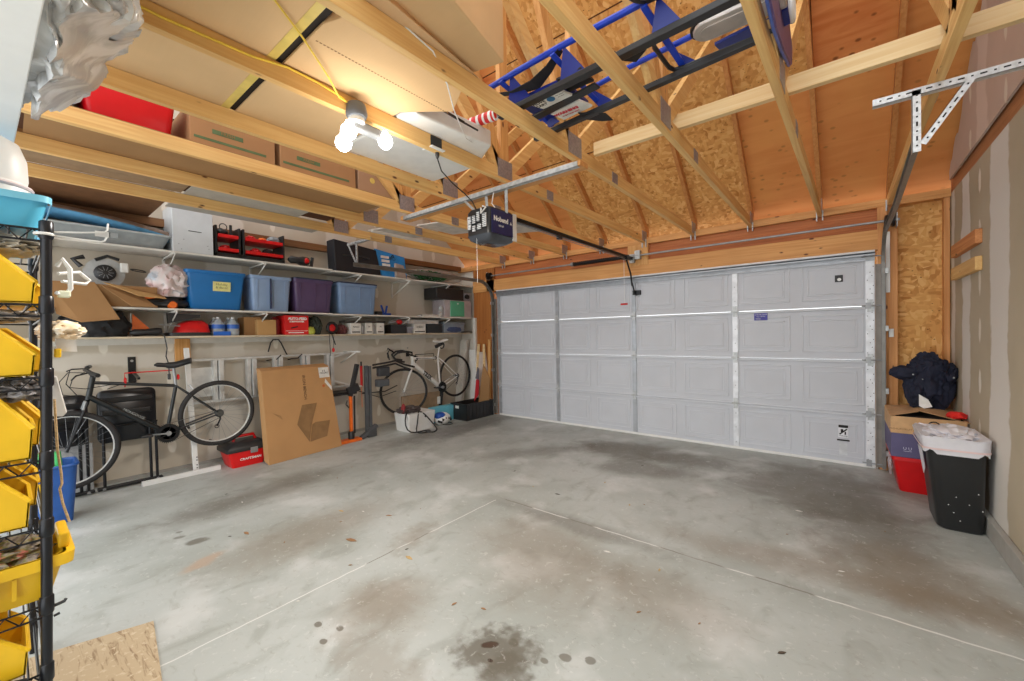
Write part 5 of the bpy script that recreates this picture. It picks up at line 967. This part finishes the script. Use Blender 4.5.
# helmet and blue box
t = thing('helmet', (-4.82, 4.28, 0), 'blue and white bike helmet on the floor right of the white box', 'helmet')
MB().blob((-4.85, 4.26, .09), (.11, .14, .10), 2, .05, 1, 4, flat=0.0, ridge=False).build('shell', WHITE, t, True)
m = MB()
for k in range(5): a = .35+k*.55; m.beam((-4.80, 4.26-.14*math.cos(a), .04+.10*math.sin(a)), (-4.74, 4.26-.10*math.cos(a), .03+.07*math.sin(a)), .02, .03)
m.build('vents', INK, t); MB().blob((-4.85, 4.22, .135), (.09, .10, .06), 2, .05, 1, 4).build('blue_top', plain('helmet_blue', (28, 78, 168), .35), t, True); MB().torus((-4.78, 4.3, .012), (0, 0, 1), .08, .006, 20, 5).build('chin_strap', BLACK, t)
t = B(-5.12, -4.98, 4.20, 4.72, 0, .24).build('blue_box', plain('box_sky_blue', (104, 190, 214), .5, var=.04), None, bevel=.005); tag(t, 'sky blue box standing on the floor behind the helmet', 'box')
t = thing('bike_repair_stand', (-5.08, 4.47, .2), 'black post with a white band behind the sky blue box', 'post'); MB().beam((-5.18, 4.48, .0), (-5.18, 4.56, .50), .03, .05).build('post', BLACK, t); MB().box(-5.165, -5.16, 4.44, 4.50, .26, .38).build('white_label', LAB, t)
t = thing('black_crate', (-4.95, 5.0, 0), 'black plastic crate on the floor in the left corner by the garage door', 'crate')
m = MB(); x0, x1, y0, y1 = -5.03, -4.67, 4.62, 5.27
m.box(x0, x1, y0, y1, 0, .015).box(x0, x0+.012, y0, y1, .015, .27).box(x1-.012, x1, y0, y1, .015, .27).box(x0, x1, y0, y0+.012, .015, .27).box(x0, x1, y1-.012, y1, .015, .27).box(x0-.01, x1+.01, y0-.01, y0+.006, .25, .27).box(x1-.006, x1+.01, y0-.01, y1+.01, .25, .27); m.build('basket', BLACK, t, bevel=.003)
m = MB()
for k in range(7): m.box(x1, x1+.006, y0+.05+k*.085, y0+.06+k*.085, .02, .25)
m.build('ribs', BLACK, t); B(-4.92, -4.84, y0-.012, y0-.009, .19, .235).build('handle_label', LAB, t)
def lean_board(name, p, w_, L, th, mat, label, cat='board'):
    """p = foot point on the floor, top leans towards the end wall"""
    a, b = V(p[0]), V(p[1]); d = b-a
    t = MB().prism([a, a+V(w_), a+V(w_)+d, a+d], (0, -th, 0)).build(name, mat, None, bevel=.002); return tag(t, label, cat)
lean_board('white_post', [(-5.52, 5.20, 0), (-5.48, 5.36, 1.30)], (.16, 0, 0), 0, .06, WPAINT, 'white rounded post leaning in the left corner behind the road bike wheel', 'post')
lean_board('white_board', [(-5.20, 5.268, .0), (-5.26, 5.31, 1.12)], (.16, 0, 0), 0, .02, WHITE, 'white board leaning against the end wall, left of the orange jamb')
lean_board('tan_board', [(-5.03, 5.275, 0), (-5.22, 5.325, 1.08)], (.34, 0, 0), 0, .016, plain('board_pinkish', (196, 180, 172), .7), 'wide pinkish panel leaning behind the black crate')
lean_board('pine_board', [(-5.14, 5.285, 0), (-5.06, 5.325, 1.22)], (.05, 0, 0), 0, .02, PALE_X, 'thin pine strip leaning behind the black crate')
lean_board('pine_board', [(-4.80, 5.28, 0), (-4.80, 5.32, 1.30)], (.06, 0, 0), 0, .02, PINE_Z, 'upright pine board leaning against the left jamb'); lean_board('pine_board', [(-4.90, 5.26, 0), (-4.92, 5.31, 1.22)], (.05, 0, 0), 0, .018, PALE_X, 'pale narrow board beside the upright pine board')
t = MB().prism([(-4.95, 5.2, .2), (-4.72, 5.22, .25), (-4.74, 5.27, .62), (-4.90, 5.29, .88), (-4.93, 5.26, .6)], (0, -.012, 0)).build('brown_board', CARD3, None); tag(t, 'brown angled board scrap standing in the black crate', 'board')
t = MB().prism([(-5.02, 5.16, .22), (-4.92, 5.17, .34), (-4.93, 5.2, .62), (-5.0, 5.2, .60)], (0, -.008, 0)).build('red_cloth', plain('cloth_red', (186, 28, 40), .8), None); tag(t, 'red cloth hanging on the leaning boards above the black crate', 'cloth')
t = MB().prism([(-5.0, 5.18, .62), (-4.92, 5.18, .6), (-4.93, 5.2, .78), (-4.97, 5.21, .82)], (0, -.008, 0)).build('grey_cloth', plain('cloth_grey', (96, 92, 104), .8), None); tag(t, 'grey cloth just above the red cloth on the leaning boards', 'cloth')
t = B(-5.47, -5.44, 3.95, 4.75, 0, .42).build('tan_board', plain('tan_panel', (178, 152, 122), .7), None, bevel=.003); tag(t, 'tan panel standing against the wall behind the road bike', 'board')
# ================================================================ RIGHT SIDE
def trash():
    t = thing('trash_can', (.64, 4.1, 0), 'tall black kitchen trash can with a white liner by the right wall', 'trash can')
    TC = plain('can_charcoal', (37, 38, 39), .4, var=.05)
    MB().loft([rrect(.53, .735, 4.00, 4.33, .0, .05), rrect(.515, .738, 3.985, 4.345, .015, .05), rrect(.455, .74, 3.93, 4.40, .60, .06), rrect(.46, .735, 3.94, 4.39, .60, .06), rrect(.52, .73, 4.0, 4.33, .02, .05)], True, True).build('can', TC, t, True)
    ln = N('can_liner', .35); ln.col(ln.mix(ln.noise(14, 3), srgb(232, 230, 234), srgb(206, 204, 210)))
    random.seed(2); rings = []
    for z, g, am in ((.548, .012, .006), (.565, .014, .004), (.605, .018, .003), (.638, .022, .007), (.632, -.03, .01), (.60, -.07, .01), (.56, -.09, .01)):
        rings.append([(x+random.uniform(-am, am), y+random.uniform(-am, am), zz+random.uniform(-am, am)*1.2) for x, y, zz in rrect(.455-g, .742+min(g, .012), 3.93-g, 4.40+g, z, .06, 6)])
    rings[0] = [(x, y, z-(.0 if y > 4.0 else .012+.01*math.sin(i*1.3))) for i, (x, y, z) in enumerate(rings[0])]
    MB().loft(rings, False, True).build('liner', ln.m, t, True)
    MB().blob((.60, 4.17, .615), (.13, .19, .065), 6, .35, 2.2, 4).build('liner_gathered_top', ln.m, t, True)
    pk = MB().blob((.60, 3.955, .535), (.14, .03, .02), 6, .3, 3, 3); 
    MB().loft([[(x, y, z) for x, y, z in rrect(.432, .756, 3.903, 4.425, z, .06, 6)] for z in (.556, .568)], False, False).build('drawstring_band', plain('pale_pink', (226, 200, 198), .5), t, True)
    MB().prism([(.447, 4.06, .53), (.447, 4.22, .52), (.468, 4.20, .36), (.468, 4.14, .33), (.468, 4.09, .38)], (-.003, 0, 0)).build('liner_flap', ln.m, t)
    m = MB(); 
    for x, z in ((.60, .24), (.66, .20), (.59, .13), (.70, .28), (.62, .08), (.72, .17), (.565, .18)): m.lathe((x, 3.985-.085*z-.0, z), (0, -1, -.1), [(.0035, 0), (.003, .001)], 7)
    m.build('white_specks', WINK, t)
trash()
t = thing('red_storage_tub', (.5, 4.95, 0), 'bright red storage tub on the floor under the purple and brown box', 'storage tub')
MB().loft([rrect(.39, .69, 4.72, 5.22, 0, .03), rrect(.385, .695, 4.715, 5.225, .012, .03), rrect(.345, .745, 4.67, 5.27, .27, .03)]).build('body', plain('tub_red', (204, 12, 18), .4, var=.05), t, True); MB().loft([rrect(.335, .75, 4.66, 5.28, .27, .03), rrect(.335, .75, 4.66, 5.28, .30, .03)]).build('lid', plain('tub_red', (204, 12, 18), .4, var=.05), t, True)
MB().blob((.343, 4.95, .17), (.012, .14, .09), 4, .4, 3, 3).build('plastic_wrap', plain('wrap_white', (214, 196, 200), .3, alpha=.6), t, True)
t = thing('printed_box', (.55, 4.97, .301), 'cardboard box with a purple lower half and an open flap stacked on the red tub', 'cardboard box')
PUB = plain('print_purple', (94, 88, 124), .7, var=.05)
B(.33, .765, 4.665, 5.27, .301, .50).build('purple_lower_half', PUB, t, bevel=.002); B(.328, .767, 4.662, 5.272, .50, .64).build('brown_upper_half', plain('carton_light', (206, 164, 118), .75), t, bevel=.002)
MB().prism([(.335, 4.66, .641), (.335, 5.27, .641), (.55, 5.27, .66), (.50, 4.70, .685)], (0, 0, .004)).prism([(.50, 4.72, .69), (.55, 5.27, .66), (.772, 5.27, .645), (.79, 4.64, .625)], (0, 0, .004)).build('flap', plain('carton_flap', (186, 146, 104), .75), t); B(.36, .75, 4.67, 5.26, .6405, .642).build('painted_shade', DARKGAP, t)  # thin dark sheet painted in as the shade under the flaps
m = MB().torus((.585, 4.661, .585), (0, 1, 0), .032, .005, 22, 5).tube([(.565, 4.659, .585), (.575, 4.659, .572), (.595, 4.659, .572), (.605, 4.659, .585)], .004, 5).cyl((.574, 4.660, .597), (.574, 4.6595, .597), .004).cyl((.596, 4.660, .597), (.596, 4.6595, .597), .004); m.build('smile_print', INK, t)
MB().text('PREMIUM FRUIT COMPANY', .020, (.44, 4.6605, .535), R_, UP).build('lettering', CARD3, t)
m = MB().text('U U', .032, (.43, 4.6635, .375), R_, UP).box(.405, .455, 4.662, 4.664, .353, .356).prism([(.50, 4.6635, .385), (.53, 4.6635, .385), (.515, 4.6635, .358)], (0, .001, 0)); m.build('white_icons', plain('icon_lilac', (208, 206, 224), .6), t)
m = MB().blob((.72, 4.73, .672), (.055, .07, .03), 9, .3, 1.3, 4, flat=.65); t = m.build('red_cloth', plain('cloth_bright_red', (222, 40, 32), .8), None, True); tag(t, 'bright red cloth on the brown box behind the trash can', 'cloth')
# navy jacket heap
t = thing('navy_jacket', (.6, 5.15, .69), 'dark navy jacket heaped on the brown cardboard box', 'jacket')
NV = plain('navy_jacket_cloth', (19, 25, 47), .8, var=.2, scale=6)  # one navy cloth colour, mottled at random
m = MB(); m.blob((.61, 5.13, .88), (.15, .13, .26), 3, .30, 1.0, 5, flat=.655).blob((.47, 5.10, .97), (.11, .07, .065), 8, .3, .9, 4).blob((.71, 5.09, .98), (.065, .09, .10), 11, .4, 1.1, 4).blob((.60, 5.10, 1.06), (.10, .08, .06), 14, .4, 1.1, 4).blob((.55, 5.08, .80), (.08, .09, .15), 17, .4, 1.1, 4, flat=.66)
m.build('cloth', NV, t, True)
MB().prism([(.53, 4.955, .80), (.585, 4.945, .76), (.61, 4.94, .70), (.56, 4.94, .68), (.53, 4.95, .70)], (0, .004, 0)).build('white_tag', LAB, t); MB().lathe((.50, 5.015, .965), (0, -1, 0), [(.006, 0), (.006, .004)], 8).lathe((.555, 4.975, .93), (0, -1, 0), [(.004, 0), (.004, .004)], 8).lathe((.745, 5.01, .95), (0, -1, 0), [(.007, 0), (.007, .004)], 8).build('buttons', STEEL, t)
# wood blocks on the right wall
for z0, z1, mt, lb in ((1.965, 2.065, plain('block_orange', (210, 140, 84), .7), 'upper wood block nailed to the right wall'), (1.775, 1.875, plain('block_tan', (204, 168, 116), .7), 'lower wood block nailed to the right wall')):
    t = B(.742, .779, 4.30, 5.10, z0, z1).build('wood_block', PINE_Y if z0 < 1.9 else wood('block_wood', 1, (214, 148, 92), (192, 120, 66)), None, bevel=.003); tag(t, lb, 'wood block')
t = B(.434, .47, 5.322, 5.345, 1.29, 1.37).build('wall_sensor', WHITE, None, bevel=.003); tag(t, 'small white paper tag stapled on the right jamb', 'tag'); t.location.x -= .07
t = thing('safety_sensor', (.40, 5.25, .12), 'black safety sensor at the foot of the right door track', 'sensor'); B(.37, .44, 5.23, 5.29, .12, .18).build('housing', BLACK, t, bevel=.006); MB().tube([(.42, 5.29, .15), (.44, 5.32, .14), (.44, 5.33, .02)], .004, 5).box(.35, .375, 5.24, 5.32, .11, .13).build('cable_and_bracket', BLACK, t)
# ================================================================ WIRE RACK WITH YELLOW BINS
# the rack group is laid out in rack units (1 unit = 1.6 m, posts one inch thick, 1.74 m tall); the rack leans slightly out at the top
RK = 1.6; RK0 = -.829
_build = MB.build; _thing = thing
def rk_build(s, name, mat, parent=None, smooth=False, bevel=0, root=None):
    s.v = [V((q.x*RK, q.y*RK+.006-(1.75-max(q.z*RK+RK0, 0.0))*.022, max(q.z*RK+RK0, 0.0))) for q in s.v]; return _build(s, name, mat, parent, smooth, bevel*RK, root)
def thing(name, loc, label, cat, group=None): return _thing(name, (loc[0]*RK, loc[1]*RK, max(0, loc[2]*RK+RK0)), label, cat, group)
MB.build = rk_build
t = thing('wire_rack', (-1.6, -.15, 0), 'black wire shelving rack at the left edge holding yellow bins', 'shelving rack')
RX0, RX1, RY0, RY1 = -1.76, -1.2, -.22, .053; PBK = plain('rack_black', (30, 31, 36), .3, .3)
LEV = [1.60, 1.455, 1.315, 1.155, 1.025, .875, .745, .60]
for x, y in ((RX1, RY1), (RX1, RY0), (RX0, RY1), (RX0, RY0)):
    m = MB().cyl((x, y, .518), (x, y, 1.616), .0080, 16); p_ = m.build('post', PBK, t, True)
    for z in LEV: MB().lathe((x, y, z-.018), (0, 0, 1), [(.0082, 0), (.0105, .004), (.0100, .034), (.0082, .036)], 16).build('collar', PBK, p_, True)
for z in LEV:
    m = MB()
    for dz in (0, -.022): m.tube([(RX0, RY0, z+dz), (RX1, RY0, z+dz), (RX1, RY1, z+dz), (RX0, RY1, z+dz)], .0026, 6, True)
    zz = [(RX1, RY0+(RY1-RY0)*k/16, z-(.0 if k % 2 else .022)) for k in range(17)]; m.tube(zz, .0018, 5)
    for k in range(1, 12): yy = RY0+(RY1-RY0)*k/12; m.tube([(RX0, yy, z), (RX1, yy, z)], .0018, 5)
    m.build('wire_shelf', PBK, t)
def hopper(x0, x1, y0, y1, z, h, label, parts=True):
    """open-front bin: low front lip towards +y, sides slope down to it"""
    t = thing('yellow_bin', ((x0+x1)/2, (y0+y1)/2, z), label, 'bin', 'yellow bins on the wire rack'); w_ = .004
    prof = [(y0, z), (y1-.003, z), (y1, z+h*.40), (y1, z+h*.45), (y1-.05, z+h), (y0, z+h)]
    m = MB()
    for xx in (x0, x1-w_): m.prism([(xx, a, b) for a, b in prof], (w_, 0, 0))
    m.box(x0, x1, y0, y1-.003, z, z+w_).box(x0, x1, y0, y0+w_, z, z+h).prism([(x0, y1-.003, z), (x0, y1, z+h*.45), (x0, y1-w_, z+h*.45), (x0, y1-.003-w_, z)], (x1-x0, 0, 0))
    m.build('shell', YEL, t, bevel=.001)
    r = MB().tube([(x1, y0, z+h), (x1, y1-.05, z+h), (x1, y1, z+h*.45)], .004, 6).tube([(x0, y0, z+h), (x0, y1-.05, z+h), (x0, y1, z+h*.45)], .004, 6).tube([(x0, y1, z+h*.45), (x1, y1, z+h*.45)], .004, 6); r.build('rim', YEL, t, True); return t
rows = [(1.459, .092, .045, 'top yellow bin of the rack, under the cyan tray'), (1.319, .092, .045, 'second yellow bin from the top of the rack'), (1.159, .13, .042, 'third yellow bin from the top, beside the rope'), (1.029, .11, .038, 'fourth yellow bin from the top, beside the green handles')]
for z, h, y1, lb in rows:
    b = hopper(-1.36, -1.215, -.20, y1-.005, z, h, lb); dup(b, (-.25, .024, 0), lb.replace('yellow bin', 'yellow bin farther back,') if 0 else 'yellow bin farther along the shelf behind the '+lb.split(' yellow bin')[0]+' bin')
def openbin(x0, x1, y0, y1, z, h, label):
    t = thing('yellow_bin', ((x0+x1)/2, (y0+y1)/2, z), label, 'bin', 'yellow bins on the wire rack')
    MB().loft([rrect(x0+.02, x1-.02, y0+.02, y1-.02, z, .015), rrect(x0, x1, y0, y1, z+h, .015), rrect(x0+.004, x1-.004, y0+.004, y1-.004, z+h, .015), rrect(x0+.024, x1-.024, y0+.024, y1-.024, z+.005, .015)]).build('shell', YEL, t, True)
    m = MB(); m.loft([rrect(x0-.003, x1+.003, y0-.003, y1+.010, z+h-.022, .015), rrect(x0-.003, x1+.003, y0-.003, y1+.012, z+h, .015), rrect(x0+.006, x1-.006, y0+.006, y1-.004, z+h, .015)], False, False).build('rim', YEL, t, True)
    MB().box(x0+.03, x1-.03, y1-.01, y1+.006, z+h+.0, z+h+.03).build('front_handle', YEL, t, bevel=.004)
    m = MB()
    for k in range(5): yy = y0+.05+k*(y1-y0-.08)/5; m.box(x1-.012, x1-.002, yy, yy+.006, z+.02, z+h-.025)
    m.build('ribs', YEL, t); return t
openbin(-1.36, -1.205, -.20, .080, .879, .085, 'large yellow bin sticking out past the post, fifth level'); hopper(-1.36, -1.215, -.20, .03, .749, .10, 'lowest yellow bin at the bottom left corner')
CONT = N('mixed_contents', .7); CONT.col(CONT.ramp(CONT.noise(38, 2), [(.3, srgb(62, 54, 50)), (.45, srgb(150, 140, 128)), (.55, srgb(120, 120, 60)), (.7, srgb(196, 120, 110))]))
for i, (x, y, z, rx, ry, rz, mt, lb) in enumerate(((-1.3, -.06, .955, .08, .11, .035, CONT.m, 'mixed small packets filling the large yellow bin'), (-1.3, -.14, 1.14, .08, .10, .04, CONT.m, 'small mixed parts in the fourth yellow bin'), (-1.29, -.02, 1.435, .06, .06, .012, plain('papers_grey', (186, 180, 174), .8), 'crumpled grey packaging in the second yellow bin'), (-1.29, .0, 1.575, .07, .05, .018, plain('foil_grey', (176, 170, 158), .5), 'grey foil scraps in the top yellow bin'), (-1.29, .02, 1.29, .07, .045, .022, plain('bag_grey', (150, 146, 146), .4), 'grey plastic bag in the third yellow bin'))):
    t = MB().blob((x, y, z), (rx, ry, rz), 40+i, .5, 3, 4).build('bin_contents', mt, None, True); tag(t, lb, 'bin contents', kind='stuff')
t = MB().lathe((-1.20, -.04, .93), (.1, -1, -.35), [(.012, -.03), (.028, -.02), (.030, .03), (.026, .09)], 18).build('screwdriver', plain('tool_black_shiny', (40, 42, 46), .25), None, True); tag(t, 'black rounded tool handle in front of the large yellow bin at the left edge', 'tool')
t = MB().tube([(-1.19, -.05, .735), (-1.19, -.01, .755), (-1.19, .02, .745), (-1.19, .035, .71)], .012, 10).build('black_hose', BLACK, None, True); tag(t, 'black hose loop in front of the lowest yellow bin', 'hose')
# on top of the rack
t = thing('cyan_tray', (-1.4, -.1, 1.604), 'translucent cyan plastic tray on top of the wire rack', 'tray')
MB().loft([rrect(-1.68, -1.23, -.20, .042, 1.604, .02), rrect(-1.7, -1.21, -.21, .058, 1.665, .02), rrect(-1.695, -1.215, -.205, .053, 1.665, .02), rrect(-1.67, -1.24, -.19, .038, 1.608, .02)]).build('tray', plain('cyan_plastic', (92, 190, 226), .3, var=.05), t, True)
MB().loft([rrect(-1.705, -1.205, -.215, .062, 1.655, .02), rrect(-1.705, -1.205, -.215, .062, 1.668, .02)], False, False).build('rim', plain('cyan_rim', (130, 208, 236), .3), t, True)
t = thing('white_appliance', (-1.38, -.08, 1.61), 'white rounded appliance standing in the cyan tray', 'appliance')
MB().lathe((-1.30, -.022, 1.612), (0, 0, 1), [(.045, 0), (.058, .03), (.062, .07), (.056, .088)], 28).build('base', WHITE, t, True); MB().lathe((-1.30, -.018, 1.70), (0, 0, 1), [(.05, 0), (.052, .01), (.050, .05), (.04, .08), (.02, .092), (.003, .095)], 28).build('dome', WHITE, t, True)
MB().torus((-1.30, -.022, 1.692), (0, 0, 1), .060, .004, 30, 6).build('seam_ring', plain('seam_pinkish', (222, 206, 206), .5), t); B(-1.254, -1.250, -.03, -.015, 1.735, 1.75).build('grey_badge', GREYP, t)
t = thing('wire_prong_hook', (-1.2, .1, 1.59), 'white double-prong wire hook clipped to the rack post', 'hook')
MB().tube([(-1.20, .060, 1.598), (-1.20, .10, 1.604), (-1.20, .134, 1.611), (-1.20, .138, 1.616), (-1.20, .139, 1.630)], .0018, 6).tube([(-1.20, .060, 1.592), (-1.20, .10, 1.590), (-1.20, .128, 1.590), (-1.20, .134, 1.593), (-1.20, .137, 1.601)], .0018, 6).build('prongs', WHITE, t, True); MB().torus((-1.2, .05, 1.592), (0, 0, 1), .0115, .003, 18, 6).build('clip', WHITE, t, True)
t = thing('plastic_hanger', (-1.24, .09, 1.49), 'white looped plastic hanger hanging beside the rack post', 'hanger')
MB().tube([(-1.22, .068, 1.535), (-1.21, .075, 1.548), (-1.21, .085, 1.53), (-1.21, .086, 1.49), (-1.21, .078, 1.475), (-1.20, .066, 1.48)], .004, 6).tube([(-1.22, .07, 1.52), (-1.24, .10, 1.528), (-1.26, .117, 1.514), (-1.25, .11, 1.505), (-1.22, .075, 1.505)], .0035, 6).build('loop', WHITE, t, True); B(-1.225, -1.20, .068, .086, 1.472, 1.485).build('clip', plain('clip_lime_white', (224, 226, 200), .5), t, bevel=.003)
pap = N('paper_bag', .8); pap.col(pap.mix(pap.step(pap.noise(30, 3), .4, .6), srgb(226, 200, 164), srgb(236, 224, 206)))
t = MB().blob((-1.24, .075, 1.405), (.045, .032, .020), 51, .35, 1.2, 4).build('paper_bag', pap.m, None, True); tag(t, 'crumpled cream paper bag beside the rack post', 'paper bag')
t = MB().prism([(-1.22, .064, 1.40), (-1.22, .092, 1.405), (-1.22, .096, 1.362), (-1.22, .068, 1.365)], (-.008, 0, 0)).build('paper_sheet', plain('paper_white', (228, 224, 220), .7), None); tag(t, 'white paper hanging below the cream paper bag', 'paper')
t = B(-1.225, -1.205, .064, .073, 1.352, 1.370).build('yellow_clip', YEL, None, bevel=.002); tag(t, 'small yellow clip on the far side of the rack post', 'clip')
t = MB().prism([(-1.225, .062, 1.315), (-1.225, .068, 1.315), (-1.225, .082, 1.24), (-1.225, .076, 1.232), (-1.225, .062, 1.235)], (-.01, 0, 0)).build('white_cloth', plain('cloth_white', (222, 220, 216), .8), None, bevel=.002); tag(t, 'white cloth strip hanging beside the rack post', 'cloth')
t = MB().tube([(-1.215, .064, 1.27), (-1.215, .066, 1.22), (-1.215, .068, 1.17), (-1.215, .073, 1.12), (-1.215, .074, 1.10), (-1.215, .071, 1.09), (-1.215, .075, 1.06), (-1.215, .084, 1.02)], .002, 6).build('rope', plain('rope_tan', (206, 174, 130), .9, var=.25, scale=160), None, True); tag(t, 'tan twisted rope hanging along the rack post', 'rope')
t = MB().tube([(-1.20, .062, .868), (-1.20, .076, .870), (-1.2, .078, .874)], .003, 6).tube([(-1.20, .062, .848), (-1.20, .070, .850)], .0025, 6).build('shelf_hook', BLACK, None, True); tag(t, 'small black hook pointing out of the rack post near the bottom', 'hook')
MB.build = _build; thing = _thing
# blue recycling bin on the floor beyond the rack
t = thing('blue_bin', (-4.75, .25, 0), 'blue bin holding green bottles on the floor behind the rack post', 'bin')
MB().loft([rrect(-4.88, -4.64, .12, .31, .0, .04), rrect(-4.90, -4.60, .09, .34, .44, .05), rrect(-4.89, -4.61, .10, .33, .44, .05), rrect(-4.86, -4.66, .14, .29, .02, .04)]).build('shell', plain('bin_blue', (36, 84, 156), .45), t, True)
MB().tube([(x, y, z) for x, y, z in rrect(-4.90, -4.60, .09, .34, .44, .05)], .012, 6, True).build('rim', plain('bin_blue', (36, 84, 156), .45), t, True); B(-4.602, -4.592, .12, .18, .25, .34).build('yellow_label', YEL, t)
for k, (x, y) in enumerate(((-4.70, .16), (-4.68, .235))):
    tt = thing('green_bottle', (x, y, .03), ('green bottle standing left in the blue bin', 'green bottle standing right in the blue bin')[k], 'bottle'); MB().lathe((x, y, .03), (0, 0, 1), [(.025, 0), (.03, .01), (.03, .38), (.025, .46), (.022, .50)], 12).build('body', plain('bottle_green', (60, 176, 96), .4), tt, True); MB().lathe((x, y, .531), (0, 0, 1), [(.022, 0), (.022, .015)], 12).build('cap', plain('bottle_green', (60, 176, 96), .4), tt)
# ================================================================ FLOOR
mt = N('cardboard_mat', .9); a = mt.noise(1, 5, mt.mapped((5, 46, 6), (0, 0, -.15)), dist=1.2, rough=.65)
c = mt.mix(mt.step(a, .52, .66), srgb(188, 168, 138), srgb(146, 122, 94)); c = mt.mix(mt.step(mt.noise(40, 4), .55, .7), c, srgb(206, 190, 162)); mt.col(c)
p0, p1 = V((-2.64, .43, 0)), V((-2.10, .365, 0)); e = V((-.14, -.42, 0))
t = MB().prism([p0, p1, p1+e*2.2, p0+e*2.2], (0, 0, .005)).build('cardboard_mat', mt.m, None); tag(t, 'worn tan cardboard mat lying on the floor at the bottom left corner', 'mat')
LM = [plain('leaf_brown', (150, 112, 76), .8), plain('leaf_dark', (78, 66, 54), .8), plain('leaf_tan', (188, 160, 110), .8), plain('chip_white', (228, 226, 220), .6)]
random.seed(11)
spots = [(-2.72, 1.83, 0, .035, .6), (-2.1, 1.55, 2, .05, 0), (-.78, 1.93, 0, .02, 1), (-.42, 1.6, 0, .05, .3), (-.2, 2.05, 1, .03, .8), (-3.1, 1.65, 2, .04, .2), (-2.95, 1.75, 3, .02, .2), (-1.15, 2.35, 3, .035, .2), (-.25, 3.75, 3, .035, 0), (-.3, 3.1, 3, .02, .8), (.0, 2.95, 3, .025, .4), (-3.3, 1.05, 0, .05, .1), (-2.6, 1.45, 0, .07, .3), (-1.9, 2.95, 1, .035, .2)]
for _ in range(34):
    spots.append((random.uniform(-4.3, .4), random.uniform(.9, 4.6), random.choice((0, 1, 1, 2, 3)), random.uniform(.010, .026), random.uniform(0, 3)))
for i, (x, y, k, s, a) in enumerate(spots):
    ca, sa = math.cos(a), math.sin(a); pts = [(-1, 0), (-.4, .35), (.3, .3), (1, 0), (.2, -.35), (-.5, -.25)]
    poly = [(x+(u*ca-v*sa)*s*.7, y+(u*sa+v*ca)*s*.7, .0015+.003*abs(v)) for u, v in pts]
    o = MB().prism(poly, (0, 0, .0015)).build(('leaf_scrap', 'leaf_scrap', 'leaf_scrap', 'paper_chip')[k], LM[k], None)
    tag(o, ('small brown dry leaf scrap on the concrete floor', 'small dark bark scrap on the concrete floor', 'small tan grass scrap on the concrete floor', 'small white paper chip on the concrete floor')[k], 'litter', ('brown leaf scraps on the floor', 'dark bark scraps on the floor', 'tan scraps on the floor', 'white chips on the floor')[k])
